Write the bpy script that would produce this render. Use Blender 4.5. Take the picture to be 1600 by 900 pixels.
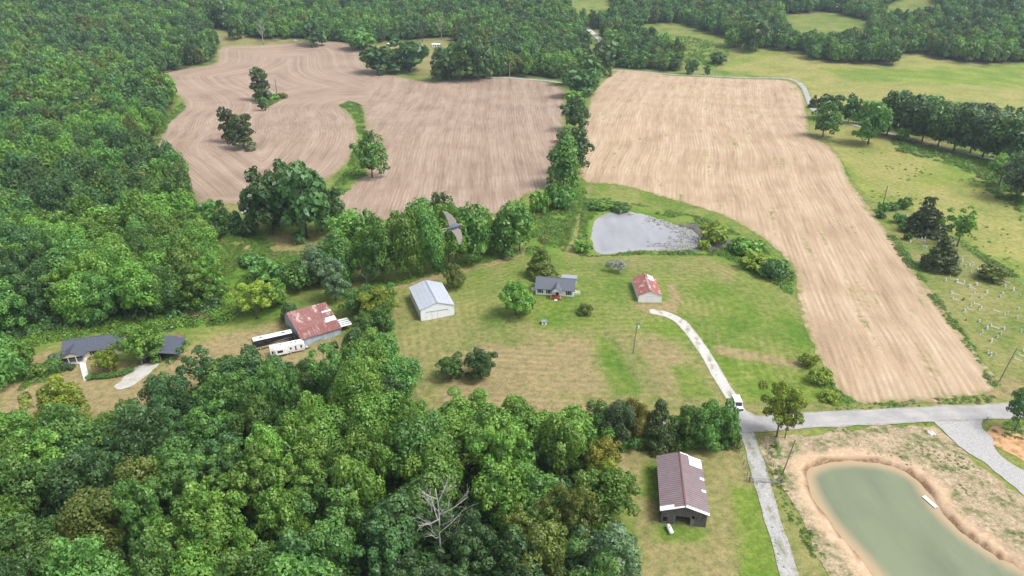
import bpy, bmesh, math, random
import numpy as np
from mathutils import Vector, Matrix

for o in list(bpy.data.objects): bpy.data.objects.remove(o)
SC = bpy.context.scene
COL = SC.collection
random.seed(7)
RNG = np.random.default_rng(7)

# ---------------------------------------------------------------- camera
F, CX, CY, CAMH = 1066.0, 800.0, 450.0, 110.0
PITCH = math.radians(26.3)
cam = bpy.data.cameras.new('camera'); camo = bpy.data.objects.new('camera', cam); COL.objects.link(camo)
cam.sensor_width = 36; cam.lens = F / 1600 * 36; cam.clip_start = 0.5; cam.clip_end = 12000
camo.location = (0, 0, CAMH); camo.rotation_euler = (math.pi / 2 - PITCH, 0, 0)
SC.camera = camo
SC.render.resolution_x, SC.render.resolution_y = 1024, 576

# ---------------------------------------------------------------- sky, sun, exposure
SUN_EL, SUN_AZ = math.radians(57), math.radians(108)      # high, veiled, from the right and a little behind the camera (azimuth clockwise from +Y)
w = bpy.data.worlds.new('World'); SC.world = w; w.use_nodes = True
nt = w.node_tree; nt.nodes.clear()
out = nt.nodes.new('ShaderNodeOutputWorld'); bg = nt.nodes.new('ShaderNodeBackground')
sky = nt.nodes.new('ShaderNodeTexSky'); sky.sky_type = 'NISHITA'; sky.sun_disc = False
sky.sun_elevation = SUN_EL; sky.sun_rotation = SUN_AZ; sky.air_density = 1.0; sky.dust_density = 4.0; sky.ozone_density = 1.0
hs = nt.nodes.new('ShaderNodeHueSaturation'); hs.inputs['Saturation'].default_value = 0.42
bg.inputs['Strength'].default_value = 0.13
nt.links.new(sky.outputs[0], hs.inputs['Color']); nt.links.new(hs.outputs[0], bg.inputs[0]); nt.links.new(bg.outputs[0], out.inputs[0])
sl = bpy.data.lights.new('sun', 'SUN'); sl.energy = 1.5; sl.angle = math.radians(18); sl.color = (1, .98, .95)
so = bpy.data.objects.new('sun', sl); COL.objects.link(so)
sd = Vector((math.sin(SUN_AZ) * math.cos(SUN_EL), math.cos(SUN_AZ) * math.cos(SUN_EL), math.sin(SUN_EL)))
so.rotation_euler = sd.to_track_quat('Z', 'Y').to_euler(); so.location = (0, 0, 300)
SC.view_settings.view_transform = 'Standard'; SC.view_settings.look = 'None'
SC.view_settings.gamma = 1.0; SC.view_settings.exposure = 0.95

# ---------------------------------------------------------------- helpers: noise, terrain, pixels
def vnoise(x, y, s, seed=0):
    x = np.asarray(x, float) / s + seed * 17.3; y = np.asarray(y, float) / s + seed * 9.7
    xi = np.floor(x); yi = np.floor(y); fx = x - xi; fy = y - yi
    fx = fx * fx * (3 - 2 * fx); fy = fy * fy * (3 - 2 * fy)
    def hsh(a, b):
        v = np.sin(a * 127.1 + b * 311.7 + seed * 13.7) * 43758.5453
        return v - np.floor(v)
    return (hsh(xi, yi) * (1 - fx) + hsh(xi + 1, yi) * fx) * (1 - fy) + (hsh(xi, yi + 1) * (1 - fx) + hsh(xi + 1, yi + 1) * fx) * fy
def sst(a, b, x):
    t = np.clip((x - a) / (b - a), 0, 1); return t * t * (3 - 2 * t)
def h0(x, y):
    x = np.asarray(x, float); y = np.asarray(y, float)
    d = np.hypot(x, y)
    z = (vnoise(x, y, 140, 1) - .5) * (1.5 + 8 * sst(230, 620, d)) + (vnoise(x, y, 55, 2) - .5) * (.5 + 1.5 * sst(230, 600, d))
    z = z + 2.6 * np.exp(-((x - 15) ** 2 + (y - 232) ** 2) / (2 * 48 ** 2))
    z = z + 62 * sst(700, 1350, d) + 30 * sst(1200, 2600, d) * vnoise(x, y, 700, 3)
    return z * sst(60, 130, d + 40)
CP, SP = math.cos(PITCH), math.sin(PITCH)
def ray(px, py):
    u = (px - CX) / F; v = -(py - CY) / F
    d = Vector((u, CP + v * SP, -SP + v * CP)); return d.normalized()
def G(px, py):
    """photo pixel -> point on the terrain"""
    d = ray(px, py); t = 60.0
    lo = t
    while t < 4000:
        p = d * t
        if CAMH + p.z < float(h0(p.x, p.y)):
            break
        lo = t; t += 4 + t * .01
    hi = t
    for _ in range(24):
        m = (lo + hi) / 2; p = d * m
        if CAMH + p.z < float(h0(p.x, p.y)): hi = m
        else: lo = m
    p = d * hi
    return Vector((p.x, p.y, float(h0(p.x, p.y))))
def proj(x, y, z):
    zz = z - CAMH
    dep = y * CP - zz * SP; up = y * SP + zz * CP
    dep = np.where(np.abs(dep) < 1e-3, 1e-3, dep)
    return CX + F * x / dep, CY - F * up / dep, dep
def smooth_closed(P, n=5):
    P = np.array(P, float); N = len(P); o = []
    for i in range(N):
        a, b, c, d = P[i - 1], P[i], P[(i + 1) % N], P[(i + 2) % N]
        for k in range(n):
            t = k / n
            o.append(.5 * (2 * b + (c - a) * t + (2 * a - 5 * b + 4 * c - d) * t * t + (3 * b - a - 3 * c + d) * t ** 3))
    return np.array(o)
def smooth_open(P, n=6):
    P = np.array(P, float); Q = np.vstack([2 * P[0] - P[1], P, 2 * P[-1] - P[-2]]); o = []
    for i in range(1, len(Q) - 2):
        a, b, c, d = Q[i - 1], Q[i], Q[i + 1], Q[i + 2]
        for k in range(n):
            t = k / n
            o.append(.5 * (2 * b + (c - a) * t + (2 * a - 5 * b + 4 * c - d) * t * t + (3 * b - a - 3 * c + d) * t ** 3))
    o.append(P[-1]); return np.array(o)
def inpoly(X, Y, P):
    P = np.asarray(P, float); r = np.zeros(X.shape, bool)
    for (x1, y1), (x2, y2) in zip(P, np.roll(P, -1, 0)):
        if y1 == y2: continue
        c = ((y1 > Y) != (y2 > Y)) & (X < (x2 - x1) * (Y - y1) / (y2 - y1) + x1)
        r ^= c
    return r
def segdist(X, Y, P, closed):
    P = np.asarray(P, float); Q = np.roll(P, -1, 0) if closed else P[1:]
    A = P if closed else P[:-1]
    best = np.full(X.shape, 1e9)
    for (x1, y1), (x2, y2) in zip(A, Q):
        dx, dy = x2 - x1, y2 - y1; L = dx * dx + dy * dy + 1e-12
        t = np.clip(((X - x1) * dx + (Y - y1) * dy) / L, 0, 1)
        best = np.minimum(best, (X - x1 - t * dx) ** 2 + (Y - y1 - t * dy) ** 2)
    return np.sqrt(best)
def sdf(X, Y, P):
    d = segdist(X, Y, P, True); return np.where(inpoly(X, Y, P), d, -d)
def gpoly(pp, n=4):
    return smooth_closed([G(*p)[:2] for p in pp], n)
def gline(pp, n=6):
    return smooth_open([G(*p)[:2] for p in pp], n)

# ---------------------------------------------------------------- tagging and mesh building
def tag(o, label=None, cat=None, group=None, kind=None):
    if label: o['label'] = label
    if cat: o['category'] = cat
    if group: o['group'] = group
    if kind: o['kind'] = kind
    return o
def link(name, me, mat=None, parent=None):
    o = bpy.data.objects.new(name, me); COL.objects.link(o)
    if mat is not None and me is not None and not me.materials: me.materials.append(mat)
    if parent is not None: o.parent = parent
    return o
def empty(name, loc, rz=0):
    o = bpy.data.objects.new(name, None); COL.objects.link(o); o.location = loc; o.rotation_euler = (0, 0, rz)
    o.empty_display_size = .5; return o
def npmesh(name, V, faces, smooth=False):
    me = bpy.data.meshes.new(name); V = np.asarray(V, np.float32)
    if isinstance(faces, np.ndarray):
        nf, k = faces.shape
        me.vertices.add(len(V)); me.vertices.foreach_set('co', V.ravel())
        me.loops.add(nf * k); me.loops.foreach_set('vertex_index', faces.astype(np.int32).ravel())
        me.polygons.add(nf); me.polygons.foreach_set('loop_start', np.arange(0, nf * k, k, dtype=np.int32))
        me.polygons.foreach_set('loop_total', np.full(nf, k, np.int32))
        me.update(calc_edges=True)
    else:
        me.from_pydata(V.tolist(), [], faces)
    if smooth: me.polygons.foreach_set('use_smooth', np.ones(len(me.polygons), bool))
    return me
def fattr(me, name, vals):
    a = me.attributes.new(name, 'FLOAT', 'POINT'); a.data.foreach_set('value', np.asarray(vals, np.float32))
class MB:
    """collects boxes, bars and faces of ONE part"""
    def __init__(s): s.v = []; s.f = []
    def add(s, vs, fs):
        b = len(s.v); s.v += [tuple(v) for v in vs]; s.f += [tuple(i + b for i in f) for f in fs]; return s
    def box(s, x0, x1, y0, y1, z0, z1):
        return s.add([(x0,y0,z0),(x1,y0,z0),(x1,y1,z0),(x0,y1,z0),(x0,y0,z1),(x1,y0,z1),(x1,y1,z1),(x0,y1,z1)],
                     [(3,2,1,0),(4,5,6,7),(0,1,5,4),(1,2,6,5),(2,3,7,6),(3,0,4,7)])
    def prism(s, prof, axis, a0, a1):
        """extrude a 2-D profile; axis 'x' (profile y,z), 'y' (profile x,z) or 'z' (profile x,y)"""
        n = len(prof); mk = {'x': lambda p, a: (a, p[0], p[1]), 'y': lambda p, a: (p[0], a, p[1]), 'z': lambda p, a: (p[0], p[1], a)}[axis]
        vs = [mk(p, a0) for p in prof] + [mk(p, a1) for p in prof]
        return s.add(vs, [tuple(range(n))[::-1], tuple(range(n, 2 * n))] + [(i, (i + 1) % n, n + (i + 1) % n, n + i) for i in range(n)])
    def tube(s, pts, rad, k=7):
        pts = [Vector(p) for p in pts]; rad = rad if hasattr(rad, '__len__') else [rad] * len(pts); rings = []
        for i, p in enumerate(pts):
            t = (pts[min(i + 1, len(pts) - 1)] - pts[max(i - 1, 0)]).normalized()
            a = t.cross(Vector((0, 0, 1)) if abs(t.z) < .9 else Vector((1, 0, 0))).normalized(); b = t.cross(a)
            rings.append([p + (a * math.cos(6.2832 * j / k) + b * math.sin(6.2832 * j / k)) * rad[i] for j in range(k)])
        vs = [v for r in rings for v in r]; fs = []
        for i in range(len(rings) - 1):
            for j in range(k): fs.append((i*k+j, i*k+(j+1)%k, (i+1)*k+(j+1)%k, (i+1)*k+j))
        fs += [tuple(range(k))[::-1], tuple(range((len(rings)-1)*k, len(rings)*k))]
        return s.add(vs, fs)
    def slab(s, a, b, c, d, th):
        """thick quad, a-b-c-d counter-clockwise seen from above"""
        n = (Vector(b) - Vector(a)).cross(Vector(d) - Vector(a)).normalized() * th
        t = [Vector(p) for p in (a, b, c, d)]; lo = [p - n for p in t]
        return s.add(lo + t, [(3,2,1,0),(4,5,6,7),(0,1,5,4),(1,2,6,5),(2,3,7,6),(3,0,4,7)])
    def mesh(s, name, smooth=False):
        me = bpy.data.meshes.new(name); me.from_pydata(s.v, [], s.f)
        bm = bmesh.new(); bm.from_mesh(me); bmesh.ops.recalc_face_normals(bm, faces=bm.faces); bm.to_mesh(me); bm.free()
        if smooth: me.polygons.foreach_set('use_smooth', np.ones(len(me.polygons), bool))
        return me
    def build(s, name, mat, parent=None, smooth=False, label=None):
        o = link(name, s.mesh(name, smooth), mat, parent)
        if label: o['label'] = label
        return o

# ---------------------------------------------------------------- node materials
class NT:
    def __init__(s, name):
        s.m = bpy.data.materials.new(name); s.m.use_nodes = True; s.t = s.m.node_tree; s.t.nodes.clear()
        s.o = s.n('ShaderNodeOutputMaterial'); s.p = s.n('ShaderNodeBsdfPrincipled'); s.l(s.p.outputs[0], s.o.inputs[0])
    def n(s, k, **kw):
        x = s.t.nodes.new(k)
        for a, b in kw.items(): setattr(x, a, b)
        return x
    def l(s, a, b): s.t.links.new(a, b)
    def pos(s): return s.n('ShaderNodeNewGeometry').outputs['Position']
    def obj(s): return s.n('ShaderNodeTexCoord').outputs['Object']
    def noise(s, vec, scale, detail=4, rough=.55, stretch=None):
        if stretch:
            mp = s.n('ShaderNodeMapping'); mp.inputs['Scale'].default_value = stretch; s.l(vec, mp.inputs[0]); vec = mp.outputs[0]
        x = s.n('ShaderNodeTexNoise'); x.inputs['Scale'].default_value = scale; x.inputs['Detail'].default_value = detail
        x.inputs['Roughness'].default_value = rough; s.l(vec, x.inputs['Vector']); return x.outputs[0]
    def attr(s, name): return s.n('ShaderNodeAttribute', attribute_name=name).outputs['Fac']
    def math(s, op, a, b=None, c=None, clamp=False):
        x = s.n('ShaderNodeMath', operation=op, use_clamp=clamp)
        for i, v in enumerate((a, b, c)):
            if v is None: continue
            if isinstance(v, (int, float)): x.inputs[i].default_value = v
            else: s.l(v, x.inputs[i])
        return x.outputs[0]
    def rng(s, v, a, b, c=0., d=1.):
        x = s.n('ShaderNodeMapRange'); s.l(v, x.inputs[0])
        for i, k in enumerate((a, b, c, d)): x.inputs[i + 1].default_value = k
        return x.outputs[0]
    def mix(s, f, a, b, mode='MIX'):
        x = s.n('ShaderNodeMix', data_type='RGBA', blend_type=mode)
        if isinstance(f, (int, float)): x.inputs[0].default_value = f
        else: s.l(f, x.inputs[0])
        for i, v in ((6, a), (7, b)):
            if isinstance(v, tuple): x.inputs[i].default_value = (*v[:3], 1)
            else: s.l(v, x.inputs[i])
        return x.outputs[2]
    def ramp(s, f, cols):
        x = s.n('ShaderNodeValToRGB'); e = x.color_ramp.elements
        while len(e) < len(cols): e.new(.5)
        for el, (p, c) in zip(e, cols): el.position = p; el.color = (*c, 1)
        s.l(f, x.inputs[0]); return x.outputs[0]
    def bump(s, h, strength, dist):
        x = s.n('ShaderNodeBump'); x.inputs['Strength'].default_value = strength; x.inputs['Distance'].default_value = dist
        s.l(h, x.inputs['Height']); s.l(x.outputs[0], s.p.inputs['Normal'])
    def col(s, c):
        if isinstance(c, tuple): s.p.inputs['Base Color'].default_value = (*c, 1)
        else: s.l(c, s.p.inputs['Base Color'])
    def fin(s, rough=.9, spec=.2, metal=0):
        s.p.inputs['Roughness'].default_value = rough; s.p.inputs['Specular IOR Level'].default_value = spec
        s.p.inputs['Metallic'].default_value = metal; return s.m
def simple(name, c, rough=.7, spec=.3, var=.12, scale=3., metal=0, streak=None):
    """plain paint, wood or metal with slight weathering"""
    t = NT(name); v = t.noise(t.obj(), scale, 4, .6, streak)
    t.col(t.mix(t.rng(v, .3, .7), tuple(x * (1 - var) for x in c), tuple(min(1, x * (1 + var)) for x in c)))
    return t.fin(rough, spec, metal)
M = {}
# ---------------------------------------------------------------- ground lattice
def axis(segs):
    o = []
    for a, b, s in segs: o += list(np.arange(a, b - 1e-6, s))
    o.append(segs[-1][1]); return np.array(o)
XS = axis([(-4000,-1600,300),(-1600,-800,40),(-800,-430,10),(-430,30,2.5),(30,150,1.25),(150,580,2.5),(580,900,10),(900,1600,40),(1600,4000,300)])
YS = axis([(-600,0,100),(0,60,10),(60,100,2.5),(100,200,1.25),(200,900,2.5),(900,1100,8),(1100,1700,30),(1700,6000,250)])
GX, GY = np.meshgrid(XS, YS)
HZ = h0(GX, GY)
# ponds: flatten the bank, then dig the bed
POND_A = gpoly([(1262,738),(1275,727),(1300,720),(1340,718),(1385,724),(1415,735),(1440,752),(1455,775),(1475,800),(1510,832),(1550,860),(1600,888),(1660,930),(1700,1000),(1600,1040),(1450,990),(1385,915),(1350,870),(1310,825),(1280,785),(1265,755)])
POND_B = gpoly([(927,350),(940,338),(965,331),(1000,335),(1035,345),(1062,354),(1085,362),(1095,376),(1085,385),(1050,388),(1010,386),(960,389),(935,390),(926,372)])
WATER = []
for P, depth, rim in ((POND_A, 1.35, 10), (POND_B, 1.2, 12)):
    s = sdf(GX, GY, P); lvl = float(np.mean([h0(p[0], p[1]) for p in P]))
    k = sst(-rim - 8, -3, s); HZ = HZ * (1 - k) + lvl * k
    rag = (vnoise(GX, GY, 5, 4) - .5) * 1.6 + (vnoise(GX, GY, 2, 5) - .5) * .7
    HZ = HZ - depth * sst(-1.5, 1.1, s + rag * .7); WATER.append(lvl - .45 * depth)
def Hs(x, y):
    x = np.asarray(x, float); y = np.asarray(y, float)
    i = np.clip(np.searchsorted(XS, x) - 1, 0, len(XS) - 2); j = np.clip(np.searchsorted(YS, y) - 1, 0, len(YS) - 2)
    fx = (x - XS[i]) / (XS[i + 1] - XS[i]); fy = (y - YS[j]) / (YS[j + 1] - YS[j])
    return (HZ[j, i] * (1 - fx) + HZ[j, i + 1] * fx) * (1 - fy) + (HZ[j + 1, i] * (1 - fx) + HZ[j + 1, i + 1] * fx) * fy
def gz(x, y): return float(Hs(x, y))
def GP(px, py):
    p = G(px, py); p.z = gz(p.x, p.y); return p

# where woodland stands (photo pixels of the ground the trunks stand on)
FOREST = np.array([(-500,580),(0,530),(110,514),(200,500),(285,498),(338,486),(340,450),(322,415),(305,385),(302,350),(312,330),(296,302),(262,270),(232,243),(226,230),(246,208),(250,190),(270,172),(268,154),(246,136),(238,123),(262,113),(300,104),(335,95),(338,75),(328,50),(322,40),(345,45),(375,54),(400,63),(470,62),(530,66),(560,72),(600,66),(650,62),(700,58),(730,75),(772,120),(850,121),(880,126),(915,116),(916,75),(908,48),(938,44),(946,70),(956,104),(1060,113),(1065,97),(1010,62),(985,46),(1000,39),(1060,35),(1100,50),(1160,67),(1200,78),(1250,82),(1268,94),(1330,99),(1395,102),(1402,87),(1440,83),(1478,95),(1540,101),(1600,97),(2100,104),(2100,-74),(-500,-74)], float)
CLEAR = [np.array(p, float) for p in ([(1215,24),(1290,18),(1360,34),(1355,64),(1290,72),(1232,66)], [(1365,16),(1420,-6),(1465,-4),(1460,34),(1390,40)], [(872,-14),(950,-16),(962,34),(900,42)])]
FRONT = np.array([(-260,735),(0,690),(60,682),(130,690),(180,716),(232,706),(246,628),(330,608),(400,602),(470,606),(520,580),(590,572),(618,585),(640,652),(700,660),(800,668),(880,668),(908,690),(925,740),(945,800),(965,880),(978,960),(990,1120),(990,1300),(-320,1300)], float)
UU, VV, DD = proj(GX, GY, HZ)
UU = np.where(DD > 5, UU, -9e3); VV = np.where(DD > 5, VV, 9e3)
DRY = np.full(GX.shape, .30); LUSH = np.zeros(GX.shape); WOOD = np.zeros(GX.shape)
def paint(A, P, val, soft):
    P = np.array(P, float); x0, y0 = P.min(0) - soft * 2; x1, y1 = P.max(0) + soft * 2
    m = (UU > x0) & (UU < x1) & (VV > y0) & (VV < y1)
    if not m.any(): return
    s = sdf(UU[m], VV[m], P) + (vnoise(GX[m], GY[m], 9, 6) - .5) * soft * 1.6
    k = sst(-soft, soft, s); A[m] = A[m] * (1 - k) + val * k
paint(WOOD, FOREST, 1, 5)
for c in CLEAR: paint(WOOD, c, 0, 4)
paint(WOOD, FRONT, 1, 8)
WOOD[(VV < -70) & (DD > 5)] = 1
# grass that has burnt off, and grass that stays green
paint(DRY, [(600,470),(760,500),(900,512),(1010,505),(1090,540),(1160,640),(1100,660),(600,650)], .62, 16)
paint(DRY, [(700,545),(925,530),(958,640),(690,640)], .95, 10)
paint(DRY, [(925,520),(962,528),(1012,650),(955,650)], .2, 10)
paint(DRY, [(1000,528),(1075,545),(1060,585),(1050,645),(1012,640)], .85, 8)
paint(DRY, [(1050,572),(1098,575),(1122,628),(1062,630)], .2, 8)
paint(DRY, [(960,498),(1040,500),(1085,530),(990,522)], .08, 6)
paint(DRY, [(1118,540),(1255,566),(1256,577),(1118,552)], 1.15, 3)
paint(DRY, [(820,440),(920,438),(960,500),(880,520),(820,500)], .22, 18)
paint(DRY, [(930,408),(1070,400),(1150,420),(1140,440),(1000,420)], .55, 10)
paint(DRY, [(1130,470),(1240,480),(1262,560),(1160,545)], .18, 14)
paint(DRY, [(1110,560),(1270,582),(1300,630),(1170,640)], .10, 8)
paint(DRY, [(610,446),(700,424),(800,398),(830,384),(828,391),(800,406),(700,432),(612,455)], 1.1, 3)
paint(DRY, [(884,395),(905,330),(918,292),(924,292),(915,330),(896,395)], .95, 3)
paint(DRY, [(950,695),(1010,700),(1180,690),(1190,760),(1140,760),(1160,900),(1230,1000),(960,1000),(1000,860)], .72, 8)
paint(DRY, [(1005,720),(1030,720),(1030,790),(1000,780)], .1, 6)
paint(DRY, [(1015,815),(1110,820),(1105,850),(1020,850)], .15, 6)
paint(DRY, [(1142,762),(1180,764),(1226,915),(1168,915)], .05, 11)
paint(DRY, [(1150,690),(1190,700),(1255,800),(1300,960),(1240,960),(1190,760)], .55, 6)
paint(DRY, [(0,590),(90,560),(160,560),(240,575),(300,545),(440,500),(520,520),(600,540),(560,600),(400,620),(200,650),(0,650)], .95, 8)
paint(DRY, [(20,560),(90,550),(90,572),(20,582)], .9, 4)
paint(DRY, [(400,375),(520,365),(500,400),(410,400),(330,400)], .7, 10)
paint(DRY, [(300,315),(400,312),(395,330),(310,335)], .6, 4)
paint(DRY, [(1370,305),(1600,430),(1600,640),(1560,610),(1450,450)], .48, 8)
paint(DRY, [(1520,590),(1600,590),(1600,625),(1550,625)], .9, 6)
paint(DRY, [(1265,200),(1350,200),(1600,260),(1600,420),(1400,320),(1320,260)], .58, 10)
paint(DRY, [(1440,250),(1560,255),(1540,300),(1430,290)], .25, 8)
paint(DRY, [(1380,210),(1450,215),(1500,240),(1390,240)], .8, 8)
paint(DRY, [(1130,105),(1260,75),(1600,85),(1600,170),(1280,170),(1260,130)], .6, 6)
paint(DRY, [(1280,106),(1420,108),(1600,100),(1600,135),(1330,128)], .05, 4)
paint(DRY, [(985,45),(1060,38),(1160,66),(1130,112),(1070,112)], .42, 5)
paint(DRY, [(330,40),(560,70),(700,60),(760,120),(570,112),(560,75),(340,72)], .7, 5)
paint(DRY, [(860,615),(1160,690),(1250,670),(1600,640),(1600,628),(1330,632)], .6, 4)
paint(DRY, [(985,474),(1036,474),(1052,462),(1042,446),(1050,444),(1064,466),(1058,492),(1030,492),(1000,484)], 1.1, 4)
paint(LUSH, [(0,500),(200,495),(330,480),(340,420),(400,420),(440,470),(420,492),(330,510),(200,520),(0,545)], .9, 8)
paint(LUSH, [(820,330),(905,285),(920,300),(885,392),(820,398)], .9, 6)
paint(LUSH, [(912,308),(1000,322),(1100,342),(1180,380),(1240,425),(1235,458),(1170,425),(1100,396),(920,396),(900,380)], .8, 6)
paint(LUSH, [(528,165),(545,157),(566,165),(574,230),(570,275),(530,305),(512,300),(545,255),(562,210)], .9, 3)
paint(LUSH, [(225,235),(250,195),(285,158),(292,165),(262,195),(240,240)], .9, 4)
paint(LUSH, [(1255,545),(1280,560),(1335,632),(1300,630)], .7, 4)
paint(LUSH, [(395,158),(440,143),(450,152),(410,170)], .9, 2)
paint(LUSH, [(1480,365),(1500,370),(1600,435),(1600,448)], .8, 3)
paint(LUSH, [(1000,45),(1150,65),(1120,108),(1060,100)], .5, 6)
paint(LUSH, [(1390,225),(1600,250),(1600,330),(1540,290)], .5, 8)
ATT = {'dry': DRY, 'lush': LUSH, 'wood': WOOD}

# ---------------------------------------------------------------- sheets cut out of the lattice (marching squares)
def sheet(name, fn, box, mat, lift, extra=None, flat=None, smooth=True, kind='structure'):
    x0, y0, x1, y1 = box
    i0, i1 = max(np.searchsorted(XS, x0) - 2, 0), min(np.searchsorted(XS, x1) + 2, len(XS)); j0, j1 = max(np.searchsorted(YS, y0) - 2, 0), min(np.searchsorted(YS, y1) + 2, len(YS))
    X = GX[j0:j1, i0:i1]; Y = GY[j0:j1, i0:i1]; S = fn(X, Y); ny, nx = S.shape
    idx = -np.ones(S.shape, int); ins = S > 0
    pts = []; idx[ins] = np.arange(ins.sum()); pts = np.stack([X[ins], Y[ins]], 1).tolist()
    c = ins[:-1, :-1].astype(int) + ins[:-1, 1:] + ins[1:, 1:] + ins[1:, :-1]
    J, I = np.nonzero(c == 4)
    faces = np.stack([idx[J, I], idx[J, I + 1], idx[J + 1, I + 1], idx[J + 1, I]], 1).tolist()
    ed = {}
    def cut(a, b):
        k = (a, b) if a < b else (b, a)
        if k not in ed:
            sa, sb = S[a], S[b]; t = sa / (sa - sb)
            ed[k] = len(pts); pts.append([X[a] + (X[b] - X[a]) * t, Y[a] + (Y[b] - Y[a]) * t])
        return ed[k]
    for j, i in zip(*np.nonzero((c > 0) & (c < 4))):
        q = [(j, i), (j, i + 1), (j + 1, i + 1), (j + 1, i)]; f = []
        for a, b in zip(q, q[1:] + q[:1]):
            if ins[a]: f.append(int(idx[a]))
            if ins[a] != ins[b]: f.append(cut(a, b))
        if len(f) > 2: faces.append(f)
    P = np.array(pts); Z = Hs(P[:, 0], P[:, 1]) + lift if flat is None else np.full(len(P), flat)
    me = npmesh(name, np.column_stack([P, Z]), faces, smooth)
    for k, A in ATT.items():
        fattr(me, k, samp(A, P[:, 0], P[:, 1]))
    if extra:
        for k, v in extra(P[:, 0], P[:, 1]).items(): fattr(me, k, v)
    o = link(name, me, mat); tag(o, kind=kind); return o
def samp(A, x, y):
    i = np.clip(np.searchsorted(XS, x) - 1, 0, len(XS) - 2); j = np.clip(np.searchsorted(YS, y) - 1, 0, len(YS) - 2)
    fx = np.clip((x - XS[i]) / (XS[i + 1] - XS[i]), 0, 1); fy = np.clip((y - YS[j]) / (YS[j + 1] - YS[j]), 0, 1)
    return (A[j, i] * (1 - fx) + A[j, i + 1] * fx) * (1 - fy) + (A[j + 1, i] * (1 - fx) + A[j + 1, i + 1] * fx) * fy
def bb(P, m=6): return (*(P.min(0) - m), *(P.max(0) + m))
def rag(x, y, a): return (vnoise(x, y, 4.5, 11) - .5) * a + (vnoise(x, y, 1.9, 12) - .5) * a * .6
def area(P, a=1.2): return lambda x, y: sdf(x, y, P) + rag(x, y, a)
def strip(L, wd, a=.5): return lambda x, y: wd / 2 - segdist(x, y, L, False) + rag(x, y, a)

# ---------------------------------------------------------------- ground materials
def grass_mat(name, g1, g2, dryc, lushc):
    t = NT(name); p = t.pos()
    n1 = t.noise(p, .045, 5, .6); n2 = t.noise(p, .55, 5, .7); n3 = t.noise(p, 2.4, 4, .8)
    base = t.mix(t.rng(n1, .35, .65), g1, g2)
    mow = t.noise(p, .12, 3, .6, (1.0, .25, 1)); 
    k = t.math('ADD', t.attr('dry'), t.math('MULTIPLY', t.math('SUBTRACT', t.math('ADD', t.math('MULTIPLY', n1, .7), t.math('ADD', t.math('MULTIPLY', n2, .6), t.math('MULTIPLY', mow, .6))), .95), 1.15))
    c = t.mix(t.rng(k, .1, .95), base, dryc)
    c = t.mix(t.math('MULTIPLY', t.attr('lush'), t.rng(n2, .35, .6), clamp=True), c, lushc)
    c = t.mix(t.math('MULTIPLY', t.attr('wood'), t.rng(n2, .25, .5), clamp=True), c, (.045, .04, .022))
    mw = t.math('MULTIPLY', t.math('SINE', t.math('MULTIPLY', t.math('ADD', t.attr('mowrow'), t.math('MULTIPLY', n2, .5)), 6.2832 / 2.6)), t.math('MULTIPLY', t.rng(n1, .35, .65), .035))
    f = t.math('ADD', t.math('ADD', t.math('MULTIPLY', n3, .5), t.math('MULTIPLY', n2, .5)), mw)
    c = t.mix(1.0, c, t.ramp(f, [(.37, (.58, .62, .58)), (.5, (1, 1, 1)), (.63, (1.42, 1.36, 1.3))]), 'MULTIPLY')
    t.col(c); t.bump(t.math('ADD', n3, t.math('MULTIPLY', n2, 2)), .5, .25); return t.fin(.95, .1)
M['grass'] = grass_mat('grass', (.082, .155, .022), (.15, .205, .036), (.245, .20, .10), (.09, .19, .02))
M['pasture'] = grass_mat('pasture_grass', (.115, .185, .03), (.19, .235, .045), (.29, .25, .10), (.10, .21, .03))
def stubble_mat(name, c1, c2, c3, green):
    t = NT(name); p = t.pos(); r = t.attr('row')
    n1 = t.noise(p, .03, 4, .6); n2 = t.noise(p, .35, 4, .65); n3 = t.noise(p, 2.2, 3, .7)
    rw = t.math('ADD', r, t.math('MULTIPLY', n2, .35))
    line = t.math('SINE', t.math('MULTIPLY', rw, 6.2832 / 1.9)); band = t.math('SINE', t.math('MULTIPLY', rw, 6.2832 / 9.0)); band2 = t.math('SINE', t.math('MULTIPLY', rw, 6.2832 / 23.0))
    # streaks: noise drawn out along the rows
    cv = t.n('ShaderNodeCombineXYZ'); t.l(t.math('MULTIPLY', r, .75), cv.inputs[0]); t.l(t.math('MULTIPLY', t.attr('along'), .035), cv.inputs[1])
    st = t.noise(cv.outputs[0], 1.0, 5, .65)
    cv2 = t.n('ShaderNodeCombineXYZ'); t.l(t.math('MULTIPLY', r, .2), cv2.inputs[0]); t.l(t.math('MULTIPLY', t.attr('along'), .022), cv2.inputs[1])
    st2 = t.noise(cv2.outputs[0], 1.0, 4, .6)
    f = t.math('ADD', t.math('MULTIPLY', line, t.math('MULTIPLY', t.rng(n1, .42, .6), .045)), t.math('ADD', t.math('MULTIPLY', band, .02), t.math('ADD', t.math('MULTIPLY', band2, .02), t.math('ADD', t.math('MULTIPLY', st, .5), t.math('ADD', t.math('MULTIPLY', st2, .28), t.math('MULTIPLY', n3, .32))))))
    f = t.math('ADD', f, t.math('MULTIPLY', t.math('SUBTRACT', n1, .5), .35))
    c = t.ramp(f, [(.32, c1), (.54, c2), (.77, c3)])
    c = t.mix(t.math('MULTIPLY', t.rng(st2, .56, .68), t.math('MULTIPLY', t.rng(n2, .4, .6), green)), c, (.17, .17, .05))
    c = t.mix(t.math('MULTIPLY', t.rng(n1, .58, .7), .35), c, (.21, .13, .075))
    c = t.mix(t.math('MULTIPLY', t.attr('edge'), t.rng(n2, .35, .6), clamp=True), c, (.16, .17, .05))
    t.col(c); t.bump(t.math('ADD', t.math('MULTIPLY', st, .8), n3), .55, .22); return t.fin(.95, .1)
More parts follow.
